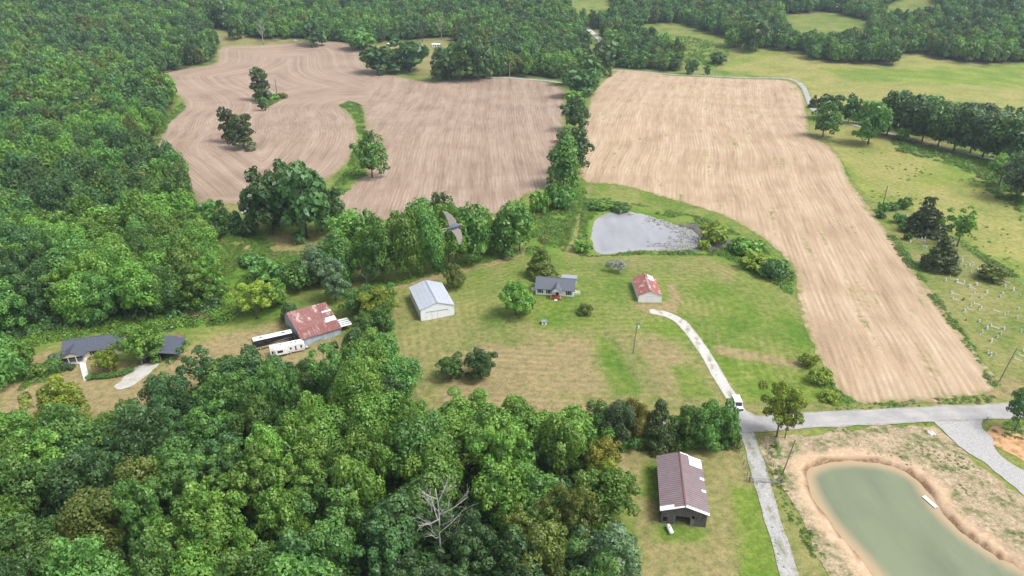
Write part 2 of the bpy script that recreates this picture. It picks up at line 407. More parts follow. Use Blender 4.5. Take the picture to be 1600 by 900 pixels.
M['stubble_l'] = stubble_mat('stubble_pinkish', (.15, .105, .075), (.285, .208, .155), (.42, .335, .265), .2)
M['stubble_r'] = stubble_mat('stubble_straw', (.19, .135, .085), (.375, .275, .182), (.53, .425, .31), 1.0)
def gravel_mat(name, c1, c2, veg, vcol=(.13, .14, .05)):
    t = NT(name); p = t.pos(); n2 = t.noise(p, .5, 5, .65); n3 = t.noise(p, 3.0, 4, .7)
    c = t.mix(t.rng(n3, .3, .7), c1, c2)
    e = t.attr('mid'); k = t.math('MULTIPLY', e, t.rng(n2, .38, .58), clamp=True)
    c = t.mix(t.math('MULTIPLY', k, veg), c, vcol)
    c = t.mix(t.math('MULTIPLY', t.rng(n2, .55, .75), .5), c, tuple(x * .8 for x in c2)); t.col(c); t.bump(n3, .6, .1); return t.fin(.95, .15)
M['gravel'] = gravel_mat('gravel', (.40, .375, .345), (.56, .535, .505), .9)
M['white_gravel'] = gravel_mat('pale_gravel', (.23, .225, .215), (.48, .47, .455), .9)
t = NT('worn_asphalt'); p = t.pos(); n = t.noise(p, 3.0, 4, .7); n2 = t.noise(p, .2, 4, .6)
tr = t.math('ABSOLUTE', t.attr('across'))
c = t.mix(t.rng(n, .3, .7), (.255, .25, .247), (.33, .322, .316)); c = t.mix(t.rng(n2, .38, .62), c, (.37, .358, .34)); n5 = t.noise(p, .9, 5, .75); c = t.mix(t.math('MULTIPLY', t.rng(n5, .56, .66), .5), c, (.21, .205, .20)); c = t.mix(t.math('MULTIPLY', t.rng(tr, 2.5, 3.3), t.rng(n5, .4, .55)), c, (.24, .22, .15))
c = t.mix(t.math('MULTIPLY', t.rng(t.math('ABSOLUTE', t.math('SUBTRACT', tr, 1.45)), .0, .8, 1, 0), .3), c, (.27, .265, .26))
t.col(c); M['asphalt'] = t.fin(.9, .2)
t = NT('straw_mulched_clay'); p = t.pos(); n = t.noise(p, .16, 6, .7); n2 = t.noise(p, 1.1, 6, .75); n3 = t.noise(p, .6, 4, .7)
n4 = t.noise(p, 2.6, 4, .8); c = t.mix(t.rng(t.math('ADD', t.math('MULTIPLY', n2, .5), t.math('MULTIPLY', n4, .5)), .40, .60), (.20, .145, .085), (.50, .41, .28))
c = t.mix(t.math('MULTIPLY', t.rng(n, .46, .56), t.rng(t.math('ADD', t.math('MULTIPLY', n3, .5), t.math('MULTIPLY', n4, .5)), .45, .56)), c, (.085, .125, .032))
c = t.mix(t.attr('clay'), c, t.mix(t.rng(n2, .35, .65), (.42, .29, .185), (.54, .405, .28)))
c = t.mix(t.math('MULTIPLY', t.attr('wet'), t.rng(n2, .3, .5), clamp=True), c, (.19, .115, .065))
t.col(c); t.bump(n2, .8, .25); M['soil'] = t.fin(.95, .1)
t = NT('orange_clay'); n = t.noise(t.pos(), .5, 6, .7); t.col(t.ramp(n, [(.35, (.16, .15, .06)), (.5, (.48, .27, .14)), (.7, (.58, .38, .22))])); t.bump(n, .6, .3); M['clay'] = t.fin(.95, .1)
t = NT('pond_mud'); n = t.noise(t.pos(), .9, 6, .75); n2 = t.noise(t.pos(), .25, 4, .6)
t.col(t.mix(t.rng(n2, .5, .62), t.mix(t.rng(n, .35, .65), (.045, .038, .033), (.13, .115, .10)), (.12, .15, .05))); t.bump(n, .7, .2); M['mud'] = t.fin(.7, .4)
def water_mat(name, deep, shallow, rough, bs, spec=.5):
    t = NT(name); p = t.pos(); n = t.noise(p, 1.6, 3, .6); n2 = t.noise(p, .06, 3, .5)
    k = t.math('ADD', t.attr('shore'), t.math('MULTIPLY', t.math('SUBTRACT', n2, .5), .5), clamp=True)
    n6 = t.noise(p, .11, 4, .6, (1, .3, 1)); t.col(t.mix(t.rng(k, .05, .95), t.mix(t.rng(n6, .35, .65), tuple(x * .86 for x in deep), tuple(x * 1.1 for x in deep)), shallow)); t.bump(n, bs, .02); return t.fin(rough, spec)
M['water_a'] = water_mat('murky_green_water', (.155, .18, .105), (.36, .27, .16), .1, .25)
M['water_b'] = water_mat('grey_pond_water', (.27, .27, .285), (.30, .295, .30), .15, .35, .6)

# ---------------------------------------------------------------- the ground itself and the sheets on it
ny, nx = GX.shape; ii = np.arange(ny * nx).reshape(ny, nx)
me = npmesh('ground', np.stack([GX.ravel(), GY.ravel(), HZ.ravel()], 1), np.stack([ii[:-1, :-1], ii[:-1, 1:], ii[1:, 1:], ii[1:, :-1]], -1).reshape(-1, 4), True)
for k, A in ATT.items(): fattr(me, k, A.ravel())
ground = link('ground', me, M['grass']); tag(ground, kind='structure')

LAWN = gpoly([(615,450),(700,428),(800,402),(870,396),(1000,397),(1090,398),(1140,410),(1190,435),(1228,470),(1250,510),(1262,545),(1275,580),(1300,628),(1240,640),(1170,646),(1100,642),(920,648),(760,640),(640,640),(606,560)])
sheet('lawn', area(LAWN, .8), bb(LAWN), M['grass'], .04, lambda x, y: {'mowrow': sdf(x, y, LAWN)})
CEM = gpoly([(1375,325),(1400,318),(1440,345),(1500,372),(1600,446),(1680,500),(1680,600),(1600,612),(1562,606),(1500,500),(1450,425),(1410,375)])
sheet('cemetery_lawn', area(CEM, .5), bb(CEM), M['grass'], .04)
PAS = gpoly([(1130,110),(1175,78),(1260,88),(1330,102),(1395,106),(1410,90),(1440,87),(1480,98),(1540,105),(1600,101),(1750,104),(1750,200),(1600,172),(1420,170),(1290,165),(1262,140),(1235,124)])
PAS2 = gpoly([(1290,205),(1350,200),(1400,222),(1500,240),(1560,262),(1600,300),(1700,330),(1700,480),(1600,444),(1500,370),(1440,342),(1400,316),(1370,318),(1330,278),(1312,246)])
sheet('hay_meadow', area(PAS, 1.5), bb(PAS), M['pasture'], .05); sheet('pasture', area(PAS2, 1.0), bb(PAS2), M['pasture'], .05)

FL = gpoly([(345,73),(400,71),(470,67),(530,66),(560,78),(572,104),(600,113),(640,123),(668,127),(720,124),(765,122),(830,124),(872,134),(884,150),(880,200),(872,250),(866,292),(820,305),(790,330),(700,350),(600,345),(530,338),(524,312),(545,292),(575,262),(572,225),(566,175),(552,160),(536,166),(552,185),(560,212),(548,245),(520,275),(480,300),(430,318),(350,319),(310,318),(295,302),(265,276),(236,250),(229,233),(252,208),(262,187),(288,166),(280,150),(255,140),(241,121),(270,112),(300,106),(338,98)], 3)
LOOPC = np.array(G(400,205)[:2])
def rows_l(x, y):
    s = sdf(x, y, FL); u, v, _ = proj(x, y, Hs(x, y))
    k = sst(566, 568, u + (v - 200) * .12)                  # right half is drilled straight, left half in loops
    ang = math.radians(5); rx = x * math.cos(ang) + y * math.sin(ang) * .35 + 1.5 * np.sin(y / 60.)
    loop = s + 1.2 * np.sin(x / 31.)
    return {'row': loop * (1 - k) + rx * k, 'along': np.arctan2(y - LOOPC[1], x - LOOPC[0]) * 90 * (1 - k) + y * k, 'edge': 1 - sst(0, 5, s)}
sheet('stubble_field', area(FL, 2.0), bb(FL), M['stubble_l'], .08, rows_l)
FRR = [(960,113),(1000,111),(1060,119),(1130,122),(1200,124),(1235,128),(1252,142),(1258,165),(1262,195),(1264,212),(1290,226),(1312,248),(1328,283),(1358,324),(1393,374),(1443,444),(1482,498),(1522,548),(1552,592),(1546,612),(1490,624),(1400,630),(1336,630),(1305,602),(1280,562),(1260,512),(1246,462),(1243,430),(1228,403),(1192,373),(1165,355),(1130,337),(1075,319),(1010,300),(960,288),(915,284),(906,262),(906,222),(916,182),(928,146)]
FR = gpoly(FRR, 4); EDGE_R = gline([(1215,70),(1232,120),(1256,175),(1285,215),(1312,248),(1328,283),(1358,324),(1393,374),(1443,444),(1482,498),(1522,548),(1560,600),(1600,660)])
def rows_r(x, y):
    d = segdist(x, y, EDGE_R, False); s = sdf(x, y, FR)
    hd = 1 - sst(6, 16, s); 
    return {'row': d, 'along': y + .3 * x, 'edge': 1 - sst(0, 3, s)}
sheet('stubble_field', area(FR, 1.6), bb(FR), M['stubble_r'], .08, rows_r)

def across(L, wd):
    def fn(x, y):
        d = segdist(x, y, L, False); return {'across': d, 'mid': np.maximum(1 - sst(.1, .5, d), sst(wd / 2 - .5, wd / 2 + .3, d))}
    return fn
def road(name, px, wd, mat, lift, a=.4):
    L = gline(px); return sheet(name, strip(L, wd, a), bb(L, wd), mat, lift, across(L, wd)), L
_, ROAD = road('paved_road', [(1800,626),(1600,641),(1450,648),(1300,655),(1165,663),(1000,672),(930,680),(895,685)], 6.6, M['asphalt'], .16, .7)
_, DRIVE = road('gravel_driveway', [(1020,487),(1045,493),(1065,505),(1085,528),(1105,558),(1125,592),(1142,620),(1158,650)], 3.6, M['gravel'], .12, .6)
_, LANE = road('gravel_lane', [(1160,660),(1170,690),(1185,735),(1198,780),(1212,830),(1228,880),(1240,930),(1262,1000)], 3.6, M['white_gravel'], .12, .7)
ENT = gpoly([(1455,650),(1530,648),(1538,664),(1548,690),(1575,720),(1640,760),(1700,800),(1700,860),(1600,772),(1555,740),(1510,705),(1470,672)])
sheet('gravel_entrance', area(ENT, 1.6), bb(ENT), M['white_gravel'], .13, lambda x, y: {'mid': np.zeros(len(x))})
APR = gpoly([(1140,640),(1162,642),(1180,650),(1186,668),(1150,672),(1140,660)])
sheet('driveway_apron', area(APR, .3), bb(APR), M['asphalt'], .20, lambda x, y: {'across': np.zeros(len(x))})
YARD = gpoly([(205,575),(225,570),(246,568),(244,580),(225,592),(205,604),(180,606),(190,594)])
sheet('gravel_yard', area(YARD, 2.2), bb(YARD), M['gravel'], .06, lambda x, y: {'mid': .6 * vnoise(x, y, 3, 9)})
_, FARRD = road('country_road', [(960,110),(1010,113),(1060,117),(1130,120),(1200,122),(1235,124),(1254,135),(1263,155),(1272,172),(1290,184),(1320,192),(1400,212),(1450,226),(1500,238),(1545,248),(1640,268)], 4.6, M['white_gravel'], .2, .5)
road('far_lane', [(760,121),(800,122),(850,126),(880,130)], 4.5, M['white_gravel'], .2, .5)
road('dirt_track', [(915,42),(924,50),(934,58),(940,68),(940,80)], 7, M['gravel'], .2, .5)
SOIL = gpoly([(1192,690),(1235,680),(1330,672),(1450,662),(1480,682),(1520,718),(1570,758),(1660,830),(1760,920),(1760,1060),(1500,1060),(1320,930),(1285,880),(1250,810),(1222,770),(1200,720)])
sheet('bare_soil', area(SOIL, 2.5), bb(SOIL), M['soil'], .07, lambda x, y: (lambda q: {'clay': sst(-4.2 - .03 * (x - 60), -2.4, q + rag(x, y, 2.0)), 'wet': sst(-1.15, -.75, q) })(sdf(x, y, POND_A) + rag(x, y, .8)))
CLAY = gpoly([(1540,668),(1560,664),(1590,680),(1640,700),(1640,745),(1600,722),(1565,705),(1548,690)])
sheet('clay_bank', area(CLAY, 2.0), bb(CLAY), M['clay'], .09)
MUD = gpoly([(1060,352),(1090,352),(1130,368),(1150,384),(1140,394),(1100,390),(1060,391),(1030,389),(1060,380)])
sheet('pond_mud', area(MUD, 2.0), bb(MUD), M['mud'], .07)
_SH = lambda P, a: (lambda x, y: {'shore': 1 - sst(0, a, sdf(x, y, P))})
wa = sheet('pond_water', lambda x, y: sdf(x, y, POND_A) + 3.2, bb(POND_A, 8), M['water_a'], 0, _SH(POND_A, 3.4), WATER[0])
wb = sheet('pond_water', lambda x, y: sdf(x, y, POND_B) + 3.2, bb(POND_B, 8), M['water_b'], 0, _SH(POND_B, 4), WATER[1])
PUD = gpoly([(374,330),(390,326),(402,334),(404,343),(392,341)])
M['water_b2'] = M['water_b']
sheet('puddle', area(PUD, .3), bb(PUD), M['water_b'], .12, lambda x, y: {'shore': np.ones(len(x))})
# ---------------------------------------------------------------- foliage
def leaf_mat(name, c, c2, var=.22):
    t = NT(name); r = t.n('ShaderNodeObjectInfo').outputs['Random']; n = t.noise(t.obj(), .33, 3, .6)
    k = t.math('ADD', t.math('MULTIPLY', t.math('SUBTRACT', t.attr('tone'), .5), 1.1), t.math('ADD', t.math('MULTIPLY', r, .55), t.math('MULTIPLY', n, .5)))
    cc = t.mix(t.rng(k, .15, .95), c, c2)
    hv = t.n('ShaderNodeHueSaturation'); t.l(cc, hv.inputs['Color'])
    t.l(t.rng(r, 0, 1, .485, .515), hv.inputs['Hue']); t.l(t.rng(r, 0, 1, 1 - var, 1 + var), hv.inputs['Value'])
    t.col(hv.outputs[0]); t.fin(.45, .45)
    tr = t.n('ShaderNodeBsdfTranslucent'); t.l(t.mix(.5, hv.outputs[0], (.16, .22, .02)), tr.inputs[0])
    ms = t.n('ShaderNodeMixShader'); ms.inputs[0].default_value = .34
    t.l(t.p.outputs[0], ms.inputs[1]); t.l(tr.outputs[0], ms.inputs[2]); t.l(ms.outputs[0], t.o.inputs[0]); return t.m
M['leaf_mid'] = leaf_mat('leaves_mid_green', (0.072, 0.175, 0.038), (0.165, 0.32, 0.068))
M['leaf_bright'] = leaf_mat('leaves_bright_green', (0.105, 0.235, 0.036), (0.225, 0.395, 0.065))
M['leaf_dark'] = leaf_mat('leaves_dark_green', (0.054, 0.13, 0.042), (0.11, 0.225, 0.066))
M['leaf_olive'] = leaf_mat('leaves_olive', (0.115, 0.165, 0.03), (0.19, 0.24, 0.046))
M['leaf_yellow'] = leaf_mat('leaves_yellow_green', (0.18, 0.27, 0.03), (0.32, 0.41, 0.05))
M['leaf_grey'] = leaf_mat('leaves_grey_green', (0.085, 0.16, 0.07), (0.165, 0.25, 0.12))
M['leaf_cedar'] = leaf_mat('cedar_needles', (0.052, 0.085, 0.03), (0.1, 0.135, 0.045))
M['leaf_rust'] = leaf_mat('leaves_turning', (0.17, 0.18, 0.03), (0.29, 0.25, 0.04))
M['leaf_silver'] = leaf_mat('lichen_twigs', (.36, .36, .37), (.5, .5, .5), .1)
M['weed'] = leaf_mat('weed_leaves', (0.09, 0.19, 0.02), (0.18, 0.29, 0.035), .25)
M['rust_weed'] = leaf_mat('dry_brush', (.13, .085, .045), (.2, .14, .08), .2)
M['bark'] = simple('bark', (.14, .115, .09), .9, .1, .35, 2, 0, (1, 1, .2))
M['pale_bark'] = simple('dead_wood', (.40, .375, .345), .9, .1, .2, 2, 0, (1, 1, .2))

def leaf_quads(rng, C, Nn, size):
    n = len(C); Nn = Nn / (np.linalg.norm(Nn, axis=1, keepdims=True) + 1e-9)
    r = rng.normal(size=(n, 3)); T = r - Nn * (r * Nn).sum(1, keepdims=True); T /= np.linalg.norm(T, axis=1, keepdims=True) + 1e-9
    B = np.cross(Nn, T); s = (size * (.5 + 1.0 * rng.random(n) ** 1.4))[:, None]
    V = np.stack([C - T * s, C - B * s * .62 + Nn * s * .18, C + T * s - Nn * s * .1, C + B * s * .62 + Nn * s * .18], 1).reshape(-1, 3)
    return V, np.arange(4 * n).reshape(n, 4)
def crown_arrays(seed, H=16., R=6., base=.22, nl=30, lr=1.9, leaf=.42, cover=2.0, shape='broad', flat=.85):
    rng = np.random.default_rng(seed); hz = (1 - base) * H / 2; cz = base * H + hz
    i = np.arange(nl) + .5; z = 1 - i / nl * 1.8; ph = i * 2.39996 + rng.uniform(0, 6.28)
    q = np.sqrt(np.clip(1 - z * z, 0, 1)); D = np.stack([q * np.cos(ph), q * np.sin(ph), z], 1) + rng.normal(scale=.16, size=(nl, 3))
    if shape == 'cone':
        zz = rng.uniform(0, 1, nl) ** 1.25; rad = (1.02 - zz) ** .8 * R * .72; L = np.stack([rad * np.cos(ph), rad * np.sin(ph), base * H + zz * (1 - base) * H * .92], 1)
        lrad = lr * rng.uniform(.6, 1.1, nl) * (1.1 - .6 * zz)
    elif shape == 'pine':
        zz = rng.uniform(.0, 1, nl); rad = R * rng.uniform(.2, .8, nl) * (1.1 - .55 * zz); L = np.stack([rad * np.cos(ph), rad * np.sin(ph), base * H + zz * (1 - base) * H * .94], 1)
        lrad = lr * rng.uniform(.6, 1.2, nl)
    else:
        env = rng.uniform(.58, .92, (nl, 1)); wob = 1 + .22 * np.sin(ph * 1.7 + seed)[:, None] * .8
        L = D * np.array([R, R, hz]) * env * wob; L[:, 2] += cz; lrad = lr * rng.uniform(.65, 1.3, nl)
    core = np.array([[0, 0, cz - hz * .1]]); 
    C, N, S, T = [], [], [], []
    tones = rng.uniform(0, 1, nl)
    for k in range(nl):
        r = lrad[k]; n = int(cover * 4 * math.pi * r * r / (leaf * leaf * 1.24)); d = rng.normal(size=(n, 3)); d /= np.linalg.norm(d, axis=1, keepdims=True)
        d = d[d[:, 2] > -.55]; n = len(d)
        P = L[k] + d * np.array([1, 1, flat]) * (r * (1 - .38 * rng.random((n, 1)) ** 1.6) * (1 + .12 * np.sin(d[:, :1] * 7 + k)))
        ok = np.ones(n, bool)
        for m in range(nl):
            if m != k: ok &= ((P - L[m]) ** 2).sum(1) > (lrad[m] * .74) ** 2
        P, d = P[ok], d[ok]; C.append(P); N.append(d * 1.1 + rng.normal(scale=.48, size=P.shape) + np.array([0, 0, .12])); S.append(np.full(len(P), leaf)); T.append(np.clip(tones[k] + rng.normal(scale=.26, size=len(P)), 0, 1))
    if shape == 'broad':                                  # sparse inner leaves close the crown, toned darker so gaps look shaded
        n = int(60 * (R / leaf) ** 1.0 / 4); d = rng.normal(size=(n, 3)); d /= np.linalg.norm(d, axis=1, keepdims=True)
        P = core + d * np.array([R * .55, R * .55, hz * .6]) * rng.uniform(.7, 1, (n, 1)); C.append(P); N.append(d + rng.normal(scale=.4, size=P.shape)); S.append(np.full(n, leaf * 1.6)); T.append(np.zeros(n) + .2)
    C = np.concatenate(C); V, Fq = leaf_quads(rng, C, np.concatenate(N), np.concatenate(S))
    return V, Fq, np.repeat(np.concatenate(T), 4)
def crown_mesh(name, **kw):
    V, Fq, T = crown_arrays(**kw); me = npmesh(name, V, Fq); fattr(me, 'tone', T); return me
def trunk_mesh(name, seed, H=16., R=6., r=.3, base=.25, nb=5, k=7, twig=False, lean=.0):
    rng = random.Random(seed); b = MB(); top = H * (.9 if twig else .72)
    pts = [(rng.uniform(-.12, .12) * i * .5 + lean * i, rng.uniform(-.12, .12) * i * .5, top * i / 5 - (.4 if i == 0 else 0)) for i in range(6)]
    b.tube(pts, [r * (1.25 if i == 0 else 1 - i * .155) for i in range(6)], k)
    for i in range(nb):
        z = H * (base + (.62 if twig else .4) * (i + .5) / nb); a = i * 2.4 + rng.uniform(-.4, .4); L = R * rng.uniform(.55, .9) * (1 - .5 * i / nb if twig else 1)
        p0 = Vector((pts[min(5, int(z / top * 5))][0], pts[min(5, int(z / top * 5))][1], z)); d = Vector((math.cos(a), math.sin(a), rng.uniform(.35, .9))).normalized()
        p1 = p0 + d * L * .5; p2 = p0 + d * L + Vector((0, 0, L * .15)); b.tube([p0, p1, p2], [r * .45, r * .28, r * .1], 5)
        if twig:
            for j in range(5):
                q = p0.lerp(p2, .3 + .14 * j); e = (d + Vector((rng.uniform(-1, 1), rng.uniform(-1, 1), rng.uniform(-.1, .9)))).normalized()
                q2 = q + e * L * .42; b.tube([q, q2], [r * .16, r * .05], 4)
                b.tube([q.lerp(q2, .5), q.lerp(q2, .5) + (e + Vector((rng.uniform(-1, 1), rng.uniform(-1, 1), .3))) * L * .18], [r * .1, r * .03], 3)
    return b.mesh(name, True)
LOD = {'hi': dict(leaf=.32, cover=1.15), 'mid': dict(leaf=.58, cover=1.05), 'far': dict(leaf=1.15, cover=1.15)}
KINDS = {
 'broad': [dict(nl=30, lr=1.95, base=.04, flat=1.1), dict(nl=38, lr=1.7, base=.02, flat=1.15), dict(nl=24, lr=2.3, R=5.6, base=.04, flat=1.2), dict(nl=42, lr=1.55, base=.05), dict(nl=28, lr=2.0, R=5.0, base=.02, flat=1.25)],
 'round': [dict(nl=44, lr=1.75, base=.02, H=13.), dict(nl=38, lr=1.9, base=.0, H=13.)],
 'cedar': [dict(nl=60, lr=1.8, base=.01, shape='cone', H=14., R=4.6), dict(nl=54, lr=1.95, base=.01, shape='cone', H=14., R=5.)],
 'pine': [dict(nl=40, lr=1.7, base=.03, shape='pine', H=16., R=5.5, flat=.62), dict(nl=36, lr=1.75, base=.02, shape='pine', H=16., R=5., flat=.62)],
 'open': [dict(nl=26, lr=1.35, base=.22), dict(nl=22, lr=1.3, base=.25)],
 'shrub': [dict(nl=14, lr=1.5, base=0., H=5., R=3.2), dict(nl=11, lr=1.6, base=0., H=4.5, R=3.4)],
}
_cm = {}
def get_crown(kind, v, lod):
    key = (kind, v, lod)
    if key not in _cm:
        kw = dict(H=16., R=6.); kw.update(KINDS[kind][v]); kw.update(LOD[lod])
        if kind in ('cedar',): kw['leaf'] *= .8
        me = crown_mesh(f'crown_{kind}', seed=11 + 7 * v + len(kind), **kw); co = np.empty(len(me.vertices) * 3, np.float32); me.vertices.foreach_get('co', co); co = co.reshape(-1, 3)
        _cm[key] = (me, float(np.percentile(co[:, 2], 99.7)), float(np.percentile(np.hypot(co[:, 0], co[:, 1]), 99.3)))
    return _cm[key]
_tm = {}
def get_trunk(kind, v, far):
    key = (kind, v % 2, far)
    if key not in _tm:
        kw = dict(H=16., R=6.); kw.update(KINDS[kind][v]); b = kw.get('base', .22)
        _tm[key] = trunk_mesh(f'trunk_{kind}', 3 + v, kw['H'], kw['R'] * .8, .30, max(b, .12), 3 if far else 6, 5 if far else 7)
        _tm[key].materials.append(M['bark'])
    return _tm[key]
def objmat(o, m):
    if not o.data.materials: o.data.materials.append(None)
    o.material_slots[0].link = 'OBJECT'; o.material_slots[0].material = m
NTREE = 0
def place_tree(p, hm, wm, kind, mat, label, group=None, v=None, rz=None, name=None, lod=None, cat='tree'):
    global NTREE; NTREE += 1
    d = (Vector(p) - Vector((0, 0, CAMH))).length; lod = lod or ('hi' if d < 265 else 'mid' if d < 520 else 'far')
    v = random.randrange(len(KINDS[kind])) if v is None else v
    me, H, R = get_crown(kind, v, lod)
    r = empty(name or {'cedar': 'cedar_tree', 'pine': 'pine_tree', 'shrub': 'shrub'}.get(kind, 'broadleaf_tree'), p, random.uniform(0, 6.28) if rz is None else rz)
    sx = wm / (2 * R); sz = hm / H; r.scale = (sx, sx * random.uniform(.92, 1.08), sz)
    tag(r, label, cat, group)
    c = link('crown', me, None, r); objmat(c, M[mat]); 
    if kind != 'shrub': link('trunk', get_trunk(kind, v, lod == 'far'), None, r)
    else:
        link('stem', get_trunk(kind, v, True), None, r)
    return r
def ptree(px, py, wpx, hpx, kind, mat, label, group=None, **kw):
    p = GP(px, py); s = (p - Vector((0, 0, CAMH))).length; dep = math.asin((CAMH - p.z) / s)
    wm = 1.1 * wpx * s / F; hm = max(1.2, (hpx - wpx * .5 * math.sin(dep) * .9) * s / F / math.cos(dep))
    return place_tree(p, hm, wm, kind, mat, label, group, **kw)
def dead_tree(px, py, hpx, label, seed=1, mat='pale_bark', wide=.35, twigs=True):
    p = GP(px, py); s = (p - Vector((0, 0, CAMH))).length; dep = math.asin((CAMH - p.z) / s); hm = hpx * s / F / math.cos(dep)
    r = empty('dead_tree', p); tag(r, label, 'tree')
    me = trunk_mesh('trunk', seed, hm, hm * wide, max(.1, hm * .013), .22, 14, 6, True); me.materials.append(M[mat]); link('trunk', me, None, r); return r

# -- geometry-node scatter, only for masses nobody could count
def scatter(name, P, sc, rz, vi, protos):
    pc = bpy.data.collections.new(name + '_kinds')
    for i, (me, mats) in enumerate(protos):
        o = bpy.data.objects.new(f'{name}_kind_{i:02d}', me); pc.objects.link(o)
        for j, m in enumerate(mats):
            while len(me.materials) < len(mats): me.materials.append(None)
            o.material_slots[j].link = 'OBJECT'; o.material_slots[j].material = m
    me = bpy.data.meshes.new(name); me.vertices.add(len(P)); me.vertices.foreach_set('co', np.asarray(P, np.float32).ravel())
    sc = np.asarray(sc, np.float32)
    a = me.attributes.new('scl', 'FLOAT_VECTOR', 'POINT'); a.data.foreach_set('vector', sc.ravel())
    fattr(me, 'rz', rz); a = me.attributes.new('vi', 'INT', 'POINT'); a.data.foreach_set('value', np.asarray(vi, np.int32)); me.update()
    o = link(name, me); tag(o, kind='stuff')
    g = bpy.data.node_groups.new(name, 'GeometryNodeTree')
    g.interface.new_socket('Geometry', in_out='INPUT', socket_type='NodeSocketGeometry'); g.interface.new_socket('Geometry', in_out='OUTPUT', socket_type='NodeSocketGeometry')
    N = g.nodes.new; gi, go, ip, ci = N('NodeGroupInput'), N('NodeGroupOutput'), N('GeometryNodeInstanceOnPoints'), N('GeometryNodeCollectionInfo')
    ci.inputs['Collection'].default_value = pc; ci.inputs['Separate Children'].default_value = True; ci.inputs['Reset Children'].default_value = True
    ip.inputs['Pick Instance'].default_value = True
    def na(nm, ty):
        n = N('GeometryNodeInputNamedAttribute'); n.data_type = ty; n.inputs['Name'].default_value = nm; return n.outputs[0]
    cx = N('ShaderNodeCombineXYZ'); g.links.new(na('rz', 'FLOAT'), cx.inputs[2])
    er = N('FunctionNodeEulerToRotation'); g.links.new(cx.outputs[0], er.inputs[0])
    g.links.new(gi.outputs[0], ip.inputs['Points']); g.links.new(ci.outputs[0], ip.inputs['Instance']); g.links.new(na('vi', 'INT'), ip.inputs['Instance Index'])
    g.links.new(er.outputs[0], ip.inputs['Rotation']); g.links.new(na('scl', 'FLOAT_VECTOR'), ip.inputs['Scale']); g.links.new(ip.outputs[0], go.inputs[0])
    md = o.modifiers.new('scatter', 'NODES'); md.node_group = g; return o
def jgrid(x0, x1, y0, y1, s, rng, jit=.8):
    X, Y = np.meshgrid(np.arange(x0, x1, s), np.arange(y0, y1, s)); X = X + rng.uniform(-.5, .5, X.shape) * s * jit; Y = Y + rng.uniform(-.5, .5, Y.shape) * s * jit
    X[1::2] += s / 2; return X.ravel(), Y.ravel()
def joined(kind, v, lod):
    """crown and trunk in one mesh for the far woodland"""
    me, H, R = get_crown(kind, v, lod); tm = get_trunk(kind, v, True)
    V1 = np.empty(len(me.vertices) * 3, np.float32); me.vertices.foreach_get('co', V1)
    V2 = np.empty(len(tm.vertices) * 3, np.float32); tm.vertices.foreach_get('co', V2); V1 = V1.reshape(-1, 3); V2 = V2.reshape(-1, 3)
    n = len(V1); T = np.empty(n, np.float32); me.attributes['tone'].data.foreach_get('value', T)
    fs = [tuple(p.vertices) for p in me.polygons] + [tuple(i + n for i in p.vertices) for p in tm.polygons]
    o = npmesh('woodland_tree', np.vstack([V1, V2]), fs); fattr(o, 'tone', np.concatenate([T, np.zeros(len(V2), np.float32)]))
    mi = np.zeros(len(fs), np.int32); mi[len(me.polygons):] = 1
    o.materials.append(None); o.materials.append(None); o.polygons.foreach_set('material_index', mi); return o

# ---------------------------------------------------------------- woodland
rng = np.random.default_rng(21)
SPECIES = ['leaf_mid', 'leaf_bright', 'leaf_dark', 'leaf_olive', 'leaf_grey']
def pick_species(x, y, i, far=False):
    a = vnoise(x, y, 38, 31); b = vnoise(x, y, 22, 32); r = random.random()
    if a > .63: return 'leaf_bright' if r < .75 else 'leaf_mid'
    if a < .34: return 'leaf_dark' if r < .7 else 'leaf_mid'
    if b > .78: return 'leaf_olive' if r < .75 else 'leaf_grey'
    return 'leaf_mid' if r < .62 else 'leaf_bright' if r < .82 else 'leaf_dark'
DESC = {'leaf_mid': 'mid green', 'leaf_bright': 'bright green', 'leaf_dark': 'dark green', 'leaf_olive': 'olive green', 'leaf_grey': 'dull grey-green'}
def SIZE(h): return 'tall' if h > 16.5 else 'low' if h < 13 else 'middling'
def ZONE(u, v): return ('below the ranch house' if u < 130 else 'below the carport' if u < 260 else 'below the motorhome' if u < 400 else 'below the rusty barn' if u < 520 else 'left of the white barn' if u < 640 else 'below the white barn' if u < 760 else 'below the farmhouse' if u < 860 else 'near the board barn') + (', rear rows' if v < 760 else ', middle rows' if v < 880 else ', front rows')
# foreground wood: every tree its own
X, Y = jgrid(-190, 60, 62, 235, 9.6, rng, .85); Z = Hs(X, Y); U, V, D = proj(X, Y, Z)
m = inpoly(U, V, FRONT) & (D > 20) & (segdist(X, Y, ROAD, False) > 3.4) & (U > -170)
for x, y, z, u, v_ in zip(X[m], Y[m], Z[m], U[m], V[m]):
    s = pick_species(x, y, 0); edge = 1 - .12 * float(sst(60, 0, sdf(np.array([u]), np.array([v_]), FRONT))[0])
    hm = random.uniform(12., 21.) * edge; wm = random.uniform(11.5, 17.)
    if u > 640 and v_ > 800: hm *= .82
    q_ = random.random(); kd = 'broad' if q_ < .74 else 'round' if q_ < .92 else 'open'
    tr_ = place_tree((x, y, z), hm * (.88 if kd == 'round' else 1), wm, kd, s, f'{DESC[s]} {SIZE(hm)} broadleaf tree in the foreground wood, {ZONE(u, v_)}', 'trees of the foreground wood', lod='hi'); tr_.rotation_euler.x, tr_.rotation_euler.y = random.uniform(-.09, .09), random.uniform(-.09, .09)
NFRONT = NTREE
